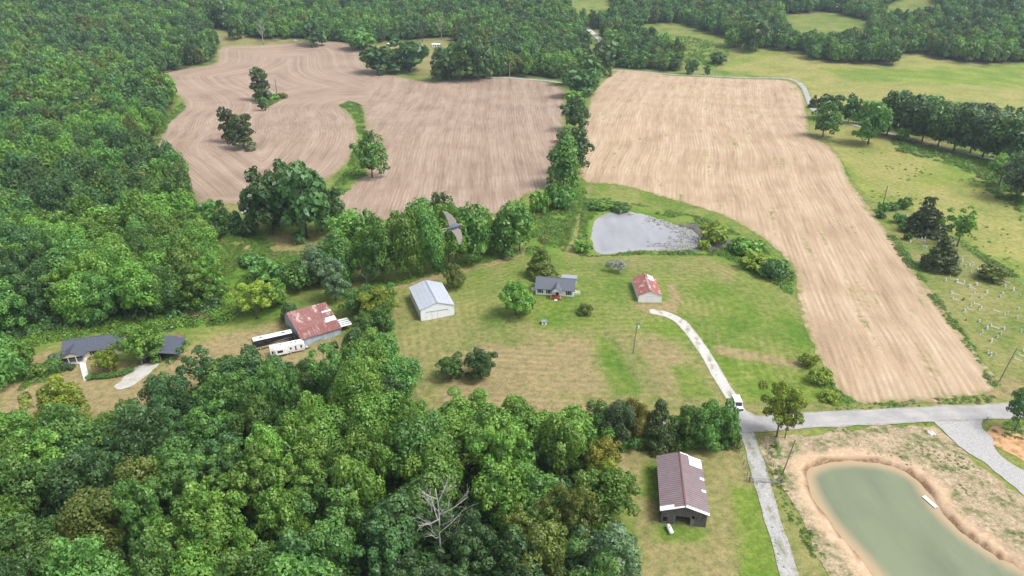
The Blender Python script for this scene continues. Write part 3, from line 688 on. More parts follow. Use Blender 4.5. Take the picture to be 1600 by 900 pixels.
# left wood: the nearest trees their own, the rest one mass
X, Y = jgrid(-1150, 1250, 150, 1500, 9.4, rng, .8); Z = Hs(X, Y); U, V, D = proj(X, Y, Z)
m = inpoly(U, V, FOREST) & (D > 20)
m |= (V <= -70) & (Y < 1500) & (np.abs(U - 800) < 1150)
for c in CLEAR: m &= ~inpoly(U, V, c)
m &= (segdist(X, Y, FARRD, False) > 4)
X, Y, Z, U, V = X[m], Y[m], Z[m], U[m], V[m]; dist = np.hypot(X, Y)
own = (V > 400) & (U > -60) & (dist < 420)
for x, y, z, u, v_ in zip(X[own], Y[own], Z[own], U[own], V[own]):
    s = pick_species(x, y, 0); hm = random.uniform(13, 23)
    place_tree((x, y, z), hm, random.uniform(13.5, 18.5), 'broad', s, f'{DESC[s]} {SIZE(hm - 2)} broadleaf tree of the left wood, {"above the ranch house" if u < 200 else "above the carport"}, {"front rows" if v_ > 470 else "rear rows"}', 'near trees of the left wood', lod='hi' if y < 300 else 'mid')
NLEFT = NTREE - NFRONT
X, Y, Z, dist = X[~own], Y[~own], Z[~own], dist[~own]
protos = []; spec_of = []
for lod in ('mid', 'far'):
    for s in SPECIES[:4]:
        for kd, v in (('broad', 0), ('broad', 2), ('round', 1)): protos.append((joined(kd, v, lod), [M[s], M['bark']])); spec_of.append((lod, s))
sp = [pick_species(a, b, 0) for a, b in zip(X, Y)]; sp = ['leaf_olive' if s == 'leaf_grey' else s for s in sp]
vi = [(0 if d < 560 else 12) + SPECIES.index(s) * 3 + random.randrange(3) for d, s in zip(dist, sp)]
hh = rng.uniform(.75, 1.4, len(X)); ww = rng.uniform(.75, 1.05, len(X))
scatter('woodland', np.stack([X, Y, Z], 1), np.stack([ww, ww, hh], 1), rng.uniform(0, 6.28, len(X)), vi, protos)
print('TREES front', NFRONT, 'left', NLEFT, 'mass', len(X))
# ---------------------------------------------------------------- buildings
M['white_metal'] = simple('white_sheet_metal', (.72, .74, .78), .45, .4, .04, .6)
M['roof_white'] = simple('galvanised_roof', (.42, .45, .50), .5, .35, .06, .8)
M['rib'] = simple('roof_rib', (.27, .30, .345), .45, .4, .06, 1)
M['trim_grey'] = simple('grey_trim', (.22, .23, .25), .6, .3)
M['white'] = simple('white_paint', (.78, .78, .77), .6, .3, .04, 1)
M['shingle'] = simple('grey_shingles', (.115, .125, .15), .9, .15, .18, 9)
M['shingle_light'] = simple('pale_grey_roofing', (.27, .29, .33), .8, .2, .1, 3)
M['slate'] = simple('dark_blue_metal_roof', (.075, .085, .11), .5, .4, .1, 1)
M['slate2'] = simple('dark_blue_metal_roof_rib', (.10, .112, .14), .5, .4, .1, 1)
M['cream'] = simple('cream_siding', (.60, .54, .42), .7, .25, .05, 1)
M['glass'] = simple('window_glass', (.03, .035, .045), .1, .6, .1)
M['black'] = simple('black_paint', (.02, .02, .024), .5, .4, .1)
M['deck'] = simple('red_brown_deck', (.24, .075, .04), .7, .2, .2, 3)
M['dark'] = simple('dark_opening', (.02, .018, .016), .9, .1)  # near-black colour standing in for the shade inside openings
M['weathered'] = simple('weathered_grey_boards', (.12, .115, .115), .9, .1, .45, 2.5, 0, (3, 3, .25))
M['weathered2'] = simple('pale_weathered_boards', (.20, .195, .195), .9, .1, .4, 2.5, 0, (3, 3, .25))
M['purple_roof'] = simple('faded_maroon_roof', (.21, .165, .175), .55, .35, .12, .7)
M['purple_rib'] = simple('faded_maroon_seam', (.155, .10, .108), .6, .3, .12, 1)
M['maroon'] = simple('maroon_ridge', (.17, .085, .085), .6, .3)
M['concrete'] = simple('concrete', (.62, .60, .57), .9, .2, .08, 1)
M['wire'] = simple('wire', (.25, .25, .26), .5, .4); M['post'] = simple('grey_wood_post', (.22, .19, .16), .9, .1, .3, 4)
M['rust'] = simple('rusty_red_metal', (.26, .09, .06), .8, .2, .3, 1)
M['tyre'] = simple('rubber', (.025, .025, .025), .8, .2); M['rim'] = simple('wheel_rim', (.5, .5, .5), .35, .5)
def rusty(name, rust, pale, lo, hi, sc=.35, streak=(1, .35, 1)):
    t = NT(name); n = t.noise(t.obj(), sc, 6, .68, streak); n2 = t.noise(t.obj(), 2.5, 4, .7, (1, .2, 1))
    c = t.mix(t.rng(n, lo, hi), t.mix(t.rng(n2, .35, .65), tuple(x * .65 for x in rust), rust), t.mix(t.rng(n2, .3, .7), tuple(x * .8 for x in pale), pale)); t.col(c); return t.fin(.65, .3)
M['rust_roof'] = rusty('rusted_barn_roof', (.27, .125, .115), (.60, .52, .47), .50, .60)
M['rust_roof2'] = rusty('rusted_lean_to_roof', (.25, .105, .095), (.40, .30, .28), .52, .66, .8, (1, .1, 1))
M['red_roof'] = rusty('worn_red_roof', (.33, .125, .10), (.52, .44, .40), .55, .64, .9, (1, .5, 1))
M['galv'] = rusty('galvanised_wall', (.34, .42, .50), (.46, .53, .60), .4, .6, .8, (1, 1, .2))

def frame(fl, fr, bl, name, label, cat='building'):
    """an Empty at the front-left corner; x runs along the front, y to the back"""
    a, b, c = GP(*fl), GP(*fr), GP(*bl); vx = Vector((b.x - a.x, b.y - a.y)); W = vx.length; ang = math.atan2(vx.y, vx.x)
    n = Vector((-math.sin(ang), math.cos(ang))); Dp = (Vector((c.x - a.x, c.y - a.y))).dot(n)
    z = min(gz(p.x, p.y) for p in (a, b, c)); r = empty(name, (a.x, a.y, z), ang); tag(r, label, cat); return r, W, Dp
def gable_y(r, x0, x1, y0, y1, ze, zr, mat, over=.35, th=.12, rib=None, ribmat=None, xr=None, cross=None, name='roof'):
    """two slopes with the ridge running front to back"""
    xm = (x0 + x1) / 2 if xr is None else xr; s = (zr - ze) / (xm - x0); s2 = (zr - ze) / (x1 - xm); ya, yb = y0 - over, y1 + over
    b = MB(); b.slab((x0 - over, ya, ze - over * s), (xm, ya, zr), (xm, yb, zr), (x0 - over, yb, ze - over * s), th)
    b.slab((xm, ya, zr), (x1 + over, ya, ze - over * s2), (x1 + over, yb, ze - over * s2), (xm, yb, zr), th); o = b.build(name, mat, r)
    if rib:
        q = MB(); n = int((yb - ya) / rib)
        for k in range(n + 1):
            y = ya + .04 + k * (yb - ya - .1) / n
            q.slab((x0 - over, y, ze - over * s + .05), (xm - .02, y, zr + .05), (xm - .02, y + .07, zr + .05), (x0 - over, y + .07, ze - over * s + .05), .06)
            q.slab((xm + .02, y, zr + .05), (x1 + over, y, ze - over * s2 + .05), (x1 + over, y + .07, ze - over * s2 + .05), (xm + .02, y + .07, zr + .05), .06)
        if cross:
            for sx in np.arange(cross, xm - x0, cross):
                for a_, sl, ss in ((x0, 1, s), (x1, -1, s2)):
                    zz = ze + sx * ss; xx = a_ + sl * sx; q.box(xx - .03, xx + .03, ya, yb, zz - .02, zz + .03)
        q.build('seams', ribmat, o)
    MB().box(xm - .14, xm + .14, ya, yb, zr - .03, zr + .07).build('ridge_cap', ribmat or mat, o); return o
def gable_x(r, x0, x1, y0, y1, ze, zr, mat, over=.4, th=.14, name='roof', ribmat=None, rib=None, zb=None):
    ym = (y0 + y1) / 2; s = (zr - ze) / (ym - y0); b = MB(); xa, xb = x0 - over, x1 + over
    b.slab((xa, y0 - over, ze - over * s), (xb, y0 - over, ze - over * s), (xb, ym, zr), (xa, ym, zr), th)
    b.slab((xa, ym, zr), (xb, ym, zr), (xb, y1 + over, ze - over * s), (xa, y1 + over, ze - over * s), th); o = b.build(name, mat, r)
    if rib:
        q = MB(); n = int((xb - xa) / rib)
        for k in range(n + 1):
            x = xa + k * (xb - xa - .08) / n; q.slab((x, y0 - over, ze - over * s + .05), (x + .07, y0 - over, ze - over * s + .05), (x + .07, ym, zr + .05), (x, ym, zr + .05), .06)
        q.build('seams', ribmat or mat, o)
    MB().box(xa, xb, ym - .12, ym + .12, zr - .04, zr + .06).build('ridge_cap', ribmat or mat, o); return o
def walls_y(r, x0, x1, y0, y1, ze, zr, mat, xr=None, name='wall'):
    xm = (x0 + x1) / 2 if xr is None else xr
    MB().prism([(x0, -.5), (x1, -.5), (x1, ze - .14), (xm, zr - .14), (x0, ze - .14)], 'y', y0, y1).build(name, mat, r)
def walls_x(r, x0, x1, y0, y1, ze, zr, mat, name='wall'):
    ym = (y0 + y1) / 2; MB().prism([(y0, -.5), (y1, -.5), (y1, ze - .16), (ym, zr - .16), (y0, ze - .16)], 'x', x0, x1).build(name, mat, r)
def window(r, x, z, wd, h, y=0, shut=True, fr='white'):
    o = MB().box(x - wd / 2, x + wd / 2, y - .06, y - .01, z, z + h).build('window', M[fr], r)
    MB().box(x - wd / 2 + .08, x + wd / 2 - .08, y - .085, y - .055, z + .08, z + h - .08).build('pane', M['glass'], o)
    if shut:
        for s in (-1, 1): MB().box(x + s * (wd / 2 + .25) - .22, x + s * (wd / 2 + .25) + .22, y - .08, y - .012, z - .05, z + h + .05).build('shutter', M['black'], o)

# white steel barn
r, W, D = frame((658,502), (710,492), (641,466), 'steel_barn', 'long white sheet-metal barn with pale ribbed gable roof on the lawn', 'barn')
walls_y(r, 0, W, 0, D, 4.3, 6.1, M['white_metal'])
gable_y(r, 0, W, 0, D, 4.3, 6.1, M['roof_white'], .25, .1, 1.0, M['rib'], None, 1.35)
MB().box(W * .16, W * .82, -.12, -.01, 2.95, 3.1).build('door_track', M['trim_grey'], r)
for a, b in ((.16, .33), (.335, .50)): 
    d = MB().box(W * a, W * b, -.08, -.012, -.2, 2.93).build('sliding_door', M['white_metal'], r)
    MB().box(W * b - .06, W * b + .02, -.10, -.083, -.2, 2.9).build('edge_strip', M['trim_grey'], d)
MB().box(-.02, W + .02, -.03, D + .02, -.3, .12).build('base_trim', M['trim_grey'], r)

# farmhouse
r, W, D = frame((837,461), (896,465), (838,441), 'farmhouse', 'small white farmhouse with grey shingle roof, porch gable and red-brown deck', 'house'); D = 8.4
walls_x(r, 0, W, 0, D, 2.9, 5.3, M['white'])
gable_x(r, 0, W, 0, D, 2.9, 5.3, M['shingle'], .45, .16)
MB().box(-.01, W + .01, -.03, D + .02, -.4, .35).build('foundation', M['trim_grey'], r)
for x in (W * .12, W * .35, W * .87): window(r, x, 1.0, 1.0, 1.45)
pg = MB().slab((W*.42, -2.4, 3.0), (W*.555, -2.4, 4.6), (W*.555, 2.6, 4.6), (W*.42, 2.6, 3.0), .12); pg.slab((W*.555, -2.4, 4.6), (W*.69, -2.4, 3.0), (W*.69, 2.6, 3.0), (W*.555, 2.6, 4.6), .12)
pr = pg.build('porch_roof', M['shingle'], r)
MB().prism([(W*.435, 2.85), (W*.675, 2.85), (W*.555, 4.3)], 'y', -2.25, -2.1).build('gable_panel', M['white'], pr)
MB().box(W*.42, W*.69, -2.8, -.02, .35, .6).build('deck', M['deck'], r)
MB().box(W*.42, W*.69, -2.78, -2.68, -.4, .35).build('deck_skirt', M['deck'], r)
for k in range(5):
    x = W*.425 + k*(W*.255)/4; MB().box(x-.06, x+.06, -2.75, -2.63, .6, 1.5 if k in (1,2,3) else 2.86).build('porch_post', M['deck' if k in (1,2,3) else 'white'], r)
MB().box(W*.42, W*.69, -2.74, -2.64, 1.42, 1.52).build('railing', M['deck'], r)
MB().box(W*.535, W*.535+1, -.07, -.01, .6, 2.65).build('door', M['black'], r)
st = MB()
for k in range(3): st.box(W*.52, W*.60, -3.2-.3*k, -2.8-.3*k, -.4, .42-.2*k)
st.build('steps', M['concrete'], r)
MB().slab((W*.60, D+.4, 3.2), (W+.3, D+.4, 3.2), (W+.3, D+4.6, 2.6), (W*.60, D+4.6, 2.6), .12).build('rear_porch_roof', M['shingle_light'], r)
MB().box(W*.62, W, D+.01, D+4.2, -.4, 2.5).build('rear_addition', M['white'], r)
for x0, x1 in ((-2.0, -.02), (W+.02, W+2.0)):
    o = MB().box(x0, x1, 3, 4.6, -.4, .45).build('side_stoop', M['white'], r); MB().box(x0, x1, 2.95, 3.03, .45, 1.35).build('railing', M['white'], o)

# red-roofed garage
r, W, D = frame((997,472), (1033,473), (987,444), 'garage', 'white garage with worn red and white metal roof beside the driveway', 'garage')
walls_y(r, 0, W, 0, D, 2.9, 4.7, M['white']); ro = gable_y(r, 0, W, 0, D, 2.9, 4.7, M['red_roof'], .3, .12, None, M['red_roof'])
MB().box(W*.36, W*.64, -.08, -.01, -.3, 2.2).build('garage_door', M['white_metal'], r); MB().box(W*.34, W*.66, -.06, -.012, 2.2, 2.3).build('lintel', M['trim_grey'], r)
MB().slab((W*.62, D*.72, 4.36), (W*.88, D*.72, 3.42), (W*.88, D*.98, 3.42), (W*.62, D*.98, 4.36), .06).build('white_roof_patch', M['white'], ro)
MB().slab((W*.47, .0, 4.72), (W*.53, .0, 4.72), (W*.53, D*.75, 4.72), (W*.47, D*.75, 4.72), .05).build('pale_ridge_strip', M['white_metal'], ro)
MB().box(W*.3, W*.7, -1.6, -.02, -.4, .06).build('apron', M['concrete'], r)

# weathered tobacco barn in front
r, W, D = frame((1032,817), (1102,824), (1027,733), 'board_barn', 'weathered grey board barn with faded maroon metal roof beside the gravel lane', 'barn'); D = max(12.5, min(D, 17))
zE, zR = 3.9, 5.5
ro = gable_y(r, 0, W, 0, D, zE, zR, M['purple_roof'], .45, .1, .62, M['purple_rib'])
def planks(b, x0, x1, fz, y, z0=-.3, gap=.03, wd=.24):
    x = x0
    while x < x1 - .05:
        w_ = wd * random.uniform(.85, 1.15); dz = random.uniform(-.06, .05); b.box(x, min(x + w_ - gap, x1), y - random.uniform(.0, .04), y + .05, z0 + random.uniform(0, .15), fz(x) + dz); x += w_
roofz = lambda x: zE - .2 + (zR - zE) * (1 - abs(x - W / 2) / (W / 2))
b = MB(); planks(b, 0, W*.04, roofz, 0); planks(b, W*.04, W*.14, roofz, 0, 1.75); planks(b, W*.14, W*.30, roofz, 0); planks(b, W*.30, W*.66, roofz, 0, 2.3); planks(b, W*.66, W*.74, roofz, 0, 2.75); planks(b, W*.74, W, roofz, 0)
b2 = MB(); planks(b2, W*.66, W*.74, lambda x: 2.0, 0, -.3); planks(b2, W*.04, W*.14, lambda x: .55, 0, -.3); o = b.build('board_wall', M['weathered'], r, label='front wall of upright weathered boards'); b2.build('board', M['weathered2'], o)
for xx in (0, W):
    b = MB(); y = .06
    while y < D:
        w_ = .26 * random.uniform(.85, 1.15); b.box(xx - .04 - random.uniform(0, .04), xx + .04, y, min(D, y + w_ - .035), -.3 + random.uniform(0, .3), zE - .25); y += w_
    b.build('board_wall', M['weathered'], r)
MB().prism([(0, -.3), (W, -.3), (W, zE-.25), (W/2, zR-.25), (0, zE-.25)], 'y', D-.1, D).build('back_wall', M['weathered'], r)
MB().box(.1, W-.1, 2.2, 2.3, -.3, 3.6).build('interior_shade_sheet', M['dark'], r)  # near-black sheet across the inside, its colour stands in for interior shade
for x in (W*.30, W*.66): MB().box(x-.1, x+.1, .07, .25, -.3, 2.5).build('door_post', M['weathered2'], r)
s = (zR - zE) / (W / 2)
MB().slab((-.45, -.5, zE-.45*s+.1), (W/2, -.5, zR+.1), (W/2, -.05, zR+.1), (-.45, -.05, zE-.45*s+.1), .05).build('white_eave_sheet', M['white'], ro)
MB().slab((W/2, -.5, zR+.1), (W+.45, -.5, zE-.45*s+.1), (W+.45, .2, zE-.45*s+.1), (W/2, .2, zR+.1), .05).build('white_eave_sheet', M['white'], ro)
MB().slab((-.45, -.05, zE-.45*s+.105), (W*.26, -.05, zE+W*.26*s+.105), (W*.26, .8, zE+W*.26*s+.105), (-.45, .8, zE-.45*s+.105), .05).build('white_patch', M['white'], ro)
zz = lambda x: zE + (W - x) * s + .11
MB().slab((W*.72, D-3.0, zz(W*.72)), (W+.3, D-3.0, zz(W+.3)), (W+.3, D+.2, zz(W+.3)), (W*.72, D+.2, zz(W*.72)), .05).build('white_patch', M['white'], ro)
MB().slab((W/2, D+.05, zz(W/2)), (W*.72, D+.05, zz(W*.72)), (W*.72, D+.42, zz(W*.72)), (W/2, D+.42, zz(W/2)), .05).build('white_edge_strip', M['white'], ro)
for y in (D*.37, D*.60): MB().slab((W*.94, y, zz(W*.94)), (W+.4, y, zz(W+.4)), (W+.4, y+.7, zz(W+.4)), (W*.94, y+.7, zz(W*.94)), .05).build('torn_sheet', M['white'], ro)
MB().box(W/2-.16, W/2+.16, -.4, D+.4, zR+.072, zR+.13).build('ridge_strip', M['maroon'], ro)
tk = GP(1046,830); t_ = empty('storage_tank', tk, math.radians(100)); tag(t_, 'white cylindrical tank lying by the board barn', 'tank')
b = MB(); b.tube([(-1.1,0,.62),(-1.0,0,.62),(1.0,0,.62),(1.1,0,.62)], [.34,.5,.5,.34], 14); b.build('tank_body', M['white'], t_, True)
for x in (-.6, .6): MB().box(x-.1, x+.1, -.35, .35, -.1, .2).build('cradle', M['concrete'], t_)
MB().tube([(0,0,1.08),(0,0,1.26)], .13, 8).build('filler_cap', M['trim_grey'], t_)

# ranch house with porch gable
r, W, D = frame((101,564), (190,552), (98,548), 'ranch_house', 'long low cream house with dark blue metal roof and left porch gable', 'house'); D = 8.8
walls_x(r, 0, W, 0, D, 2.7, 4.7, M['cream']); gable_x(r, 0, W, 0, D, 2.7, 4.7, M['slate'], .5, .14, 'roof', M['slate2'], .9)
pw = W * .40
b = MB(); b.slab((-.5, -3.2, 2.55), (pw/2, -3.2, 4.15), (pw/2, 3.2, 4.15), (-.5, 3.2, 2.55), .12); b.slab((pw/2, -3.2, 4.15), (pw+.4, -3.2, 2.5), (pw+.4, 3.2, 2.5), (pw/2, 3.2, 4.15), .12)
po = b.build('porch_roof', M['slate'], r); MB().prism([(.1, 2.62), (pw-.1, 2.62), (pw/2, 3.85)], 'y', -3.0, -2.85).build('gable_panel', M['cream'], po)
MB().box(0, pw, -3.0, -.02, -.4, .3).build('porch_floor', M['concrete'], r)
for k in range(4): MB().box(pw*k/3-.08 if k else .05, pw*k/3+.08 if k else .21, -2.95, -2.79, .3, 2.6).build('porch_post', M['white'], r)
MB().box(.05, pw*.8, -.06, -.012, .6, 2.2).build('porch_window', M['glass'], r)
window(r, W*.56, 1.0, 2.0, 1.2, 0, True); window(r, W*.84, 1.1, 1.2, 1.1, 0, False); MB().box(W*.70, W*.70+.95, -.06, -.012, .1, 2.2).build('door', M['white'], r)
wk = gline([(129,567),(132,580),(136,594)], 5); b = MB()
for p0, p1 in zip(wk[:-1], wk[1:]):
    n_ = Vector((-(p1 - p0)[1], (p1 - p0)[0])).normalized() * .75; q = [Vector((*(p0 - n_[:]), 0)), Vector((*(p0 + n_[:]), 0)), Vector((*(p1 + n_[:]), 0)), Vector((*(p1 - n_[:]), 0))]
    for v_ in q: v_.z = gz(v_.x, v_.y) + .14
    b.slab(*q[::-1], .3) if (q[1] - q[0]).cross(q[3] - q[0]).z < 0 else b.slab(*q, .3)
tag(b.build('concrete_walk', M['concrete']), kind='structure')

# dark carport and rusty shed
r, W, D = frame((222,570), (254,566), (227,552), 'carport', 'dark-roofed open carport half hidden by trees beside the gravel yard', 'carport'); W = max(W, 10.5); D = 9.5
for x in (0.1, W*.5, W-.1):
    for y in (.1, D-.1): MB().box(x-.1, x+.1, y-.1, y+.1, -.4, 2.5).build('post', M['trim_grey'], r)
gable_y(r, 0, W, 0, D, 2.4, 3.7, M['slate'], .6, .14, None, M['slate2'])
MB().box(.1, W-.1, D-.15, D, -.4, 2.45).build('back_wall', M['trim_grey'], r); MB().box(.02, .12, 2.5, D-.2, -.4, 2.4).build('side_wall', M['trim_grey'], r); MB().box(W*.5, W*.5+.1, 2.5, D-.2, -.4, 2.4).build('inner_wall', M['black'], r)
r, W, D = frame((250,546), (272,543), (251,538), 'shed', 'small shed with rust-streaked white metal roof behind the carport', 'shed'); W = 6; D = 4.5
walls_x(r, 0, W, 0, D, 2.0, 2.9, M['trim_grey']); gable_x(r, 0, W, 0, D, 2.0, 2.9, M['red_roof'], .3, .1)
MB().box(W*.35, W*.6, -.06, -.012, -.3, 1.7).build('door', M['dark'], r)

# rusty barn with lean-tos
r, W, D = frame((474,541), (531,523), (455,508), 'rusty_barn', 'big barn with rust-red patched metal roof and pale blue-grey wall', 'barn'); W = max(W, 12.5)
y1, y2, yb = 3.2, 12.5, 17.5; z0, z1, z2 = 2.9, 4.0, 6.4
MB().prism([(0, -.5), (yb, -.5), (yb, 3.2), (y2, z2-.15), (y1, z1-.15), (0, z0-.15)], 'x', 0, W).build('wall', M['galv'], r)
lr_ = MB().slab((-.5, -.5, z0-.2), (W+.2, -.5, z0-.2), (W+.2, y1, z1), (-.5, y1, z1), .1).build('lower_roof', M['rust_roof2'], r)
mr = MB().slab((-.5, y1, z1+.06), (W+.2, y1, z1+.06), (W+.2, y2, z2), (-.5, y2, z2), .1).build('main_roof', M['rust_roof'], r)
MB().slab((-.5, y2, z2), (W+.2, y2, z2), (W+.2, yb+.4, 3.1), (-.5, yb+.4, 3.1), .1).build('back_roof', M['rust_roof'], r)
q = MB()
for k in range(int(W / .75) + 1):
    x = -.5 + k * .75; q.slab((x, -.5, z0-.15), (x+.06, -.5, z0-.15), (x+.06, y1, z1+.05), (x, y1, z1+.05), .05)
q.build('seams', M['rust'], lr_)
sm = (z2 - z1 - .06) / (y2 - y1); zm = lambda y: z1 + .11 + (y - y1) * sm
for (xa, xb, ya, yb_), m in ((((W*.76), W+.1, 3.5, 5.3), 'white'), ((W*.78, W+.1, 8.0, 8.6), 'white'), ((W*.72, W+.12, 5.5, 7.8), 'rust_roof2'), ((W*.74, W+.12, 9.0, 12.2), 'rust_roof2')):
    MB().slab((xa, ya, zm(ya)), (xb, ya, zm(ya)), (xb, yb_, zm(yb_)), (xa, yb_, zm(yb_)), .05).build('roof_sheet', M[m], mr)
MB().box(-.62, -.42, -.4, y2, 1.6, 1.7).build('side_rail', M['dark'], r)
lt = MB().slab((W+.25, .6, 2.5), (W+4.2, .6, 2.3), (W+4.2, 5.2, 2.6), (W+.25, 5.2, 2.8), .08).build('shed_roof', M['white'], r)
q = MB()
for y in (1.4, 2.6, 3.8): q.slab((W+.25, y, 2.58+.065*(y-.6)), (W+4.2, y, 2.38+.065*(y-.6)), (W+4.2, y+.5, 2.38+.065*(y-.1)), (W+.25, y+.5, 2.58+.065*(y-.1)), .03)
q.build('grey_sheet', M['rib'], lt)
for x, y in ((W+4.0, .8), (W+4.0, 5.0)): MB().box(x-.08, x+.08, y-.08, y+.08, -.4, 2.3).build('shed_post', M['post'], r)
for x in (3.6, 4.3, 5.0, 5.5): MB().box(x, x+.3, -.03, -.008, -.3, random.uniform(.5, 1.3)).build('rust_streak', M['rust'], r)

# far farmstead behind the oaks
def hut(fl, fr, bl, name, label, hw, hr, wm, rm, cat, W_=None, D_=None):
    r, W, D = frame(fl, fr, bl, name, label, cat); W = W_ or W; D = D_ or D
    walls_x(r, 0, W, 0, D, hw, hr, M[wm]); gable_x(r, 0, W, 0, D, hw, hr, M[rm], .3, .1); MB().box(W*.4, W*.4+1, -.06, -.012, -.3, 2.0).build('door', M['glass'], r)
    for x in (.2, .75): window(r, W*x, .9, 1.2, 1.1, 0, False)
    return r
hut((675,73), (686,73), (675,69), 'white_shed', 'small white shed in the clearing behind the far oaks', 2.6, 3.4, 'white', 'white_metal', 'shed', 9, 6)
hut((612,96), (660,92), (614,88), 'white_cottage', 'white house mostly hidden behind two far oaks', 3.0, 6.0, 'white', 'roof_white', 'house', 26, 9)
hut((605,72), (611,72), (605,69), 'white_privy', 'tiny white hut at the wood edge beyond the far oaks', 2.6, 3.3, 'white', 'white_metal', 'shed', 3, 3)

# well box on the lawn
wp = GP(850,506); r = empty('well_house', wp, .1); tag(r, 'tiny white well box with flat lid standing on the lawn', 'well box')
MB().box(-.75, .75, -.6, .6, -.2, 1.0).build('box', M['white'], r); MB().box(-.9, .9, -.75, .75, 1.0, 1.12).build('lid', M['trim_grey'], r); MB().box(-.3, .3, -.63, -.6, .2, .8).build('hatch', M['trim_grey'], r)
# ---------------------------------------------------------------- vehicles
M['cream_stripe'] = simple('tan_swoosh', (.42, .33, .22), .4, .5, .05); M['coach_black'] = simple('coach_black', (.018, .018, .025), .25, .6, .1)
M['car_red'] = simple('red_paint', (.45, .02, .06), .3, .6, .05); M['car_blue'] = simple('dark_blue_paint', (.02, .03, .16), .35, .5, .05)
def wheel(r, x, y, rad=.48, wd=.28):
    b = MB(); b.tube([(x, y - wd / 2, rad), (x, y + wd / 2, rad)], rad, 14); o = b.build('wheel', M['tyre'], r); s = -1 if y < 1 else 1
    MB().tube([(x, y + s * wd / 2, rad), (x, y + s * (wd / 2 + .02), rad)], rad * .6, 12).build('rim', M['rim'], o)
def vframe(a, b, name, label, cat):
    a, b = GP(*a), GP(*b); v = b - a; r = empty(name, (a.x, a.y, gz((a.x + b.x) / 2, (a.y + b.y) / 2)), math.atan2(v.y, v.x)); tag(r, label, cat); return r, Vector((v.x, v.y)).length
def rounded(prof_len, h0_, h1_, cut=.35):
    return [(0, h0_), (prof_len, h0_), (prof_len, h1_ - cut), (prof_len - cut, h1_), (cut * .5, h1_), (0, h1_ - cut * .5)]
# motorhome: long black coach
r, L = vframe((397,549), (452,536), 'motorhome', 'long black motorhome coach with white roof parked by the rusty barn', 'motorhome'); L = 12.2; Wd = 2.6
MB().prism([(0, .4), (L, .4), (L, 3.0), (L - .25, 3.3), (.35, 3.3), (0, 2.7)], 'y', 0, Wd).build('body', M['coach_black'], r)
MB().box(.3, L - .25, .05, Wd - .05, 3.3, 3.38).build('roof', M['white'], r)
for x0, x1 in ((2.3, 3.1), (9.0, 9.9)): MB().box(x0, x1, .9, 1.7, 3.38, 3.62).build('roof_unit', M['trim_grey'], r)
MB().box(5.0, 5.25, 1.2, 1.45, 3.38, 3.5).build('roof_vent', M['white'], r)
b = MB(); b.prism([(0.2, .45), (L*.45, .45), (L*.62, 1.0), (L*.9, 1.25), (L*.6, 1.35), (L*.35, 1.05), (.2, .95)], 'y', -.03, -.006).build('swoosh', M['cream_stripe'], r)
b = MB(); b.prism([(L*.4, 1.6), (L*.7, 1.75), (L*.98, 2.0), (L*.7, 1.9)], 'y', -.03, -.006).build('swoosh', M['cream_stripe'], r)
for x0, x1 in ((1.6, 3.2), (4.2, 5.4), (6.6, 7.6), (9.0, 10.6)): MB().box(x0, x1, -.02, -.004, 2.05, 2.7).build('window', M['glass'], r)
MB().box(-.04, -.004, .2, Wd - .2, 1.5, 2.6).build('windscreen', M['glass'], r)
for y in (.35, .75): MB().box(-.05, -.006, y - .14, y + .14, 1.0, 1.25).build('tail_light', M['white'], r)
for x in (2.0, 8.8, 9.9):
    for y in (.1, Wd - .1): wheel(r, x, y)
# travel trailer
r, L = vframe((424,560), (474,549), 'travel_trailer', 'white travel trailer with roof vents parked beside the black motorhome', 'trailer'); L = 10.2; Wd = 2.45
MB().prism([(0, .6), (L - .5, .6), (L, 1.2), (L - .1, 2.3), (L - .9, 3.1), (.1, 3.1), (0, 2.9)], 'y', 0, Wd).build('body', M['white'], r)
MB().box(.1, L - 1.0, .03, Wd - .03, 3.1, 3.17).build('roof', M['white'], r)
for x in (3.0, 6.3, 7.4): MB().box(x, x + .5, 1.0, 1.5, 3.17, 3.42).build('roof_vent', M['trim_grey'], r)
so_ = MB().box(1.4, 4.8, -.55, -.005, .8, 2.75).build('slide_out', M['white'], r); MB().box(2.0, 3.6, -.575, -.552, 1.5, 2.3).build('window', M['glass'], so_)
for x0, x1, z0, z1 in ((.35, .9, 1.3, 2.3), (5.7, 6.2, 1.6, 2.3), (7.2, 7.6, 1.2, 2.5), (8.8, 9.3, 1.5, 2.5)): MB().box(x0, x1, -.03, -.004, z0, z1).build('window', M['glass'], r)
MB().box(6.45, 7.1, -.03, -.004, .7, 2.6).build('door', M['white_metal'], r); MB().box(.05, L - .4, -.02, -.006, 1.0, 1.12).build('stripe', M['trim_grey'], r)
MB().prism([(L - .2, Wd / 2 - .6), (L + 1.6, Wd / 2 - .06), (L + 1.6, Wd / 2 + .06), (L - .2, Wd / 2 + .6)], 'z', .5, .62).build('hitch', M['trim_grey'], r)
MB().tube([(L + 1.3, Wd / 2, 0), (L + 1.3, Wd / 2, .9)], .06, 6).build('jack', M['trim_grey'], r); MB().tube([(L + .5, Wd/2 - .3, .65), (L + .5, Wd/2 - .3, 1.2)], .2, 10).build('gas_bottle', M['white'], r)
for x in (4.9, 5.8):
    for y in (.12, Wd - .12): wheel(r, x, y, .36, .24)
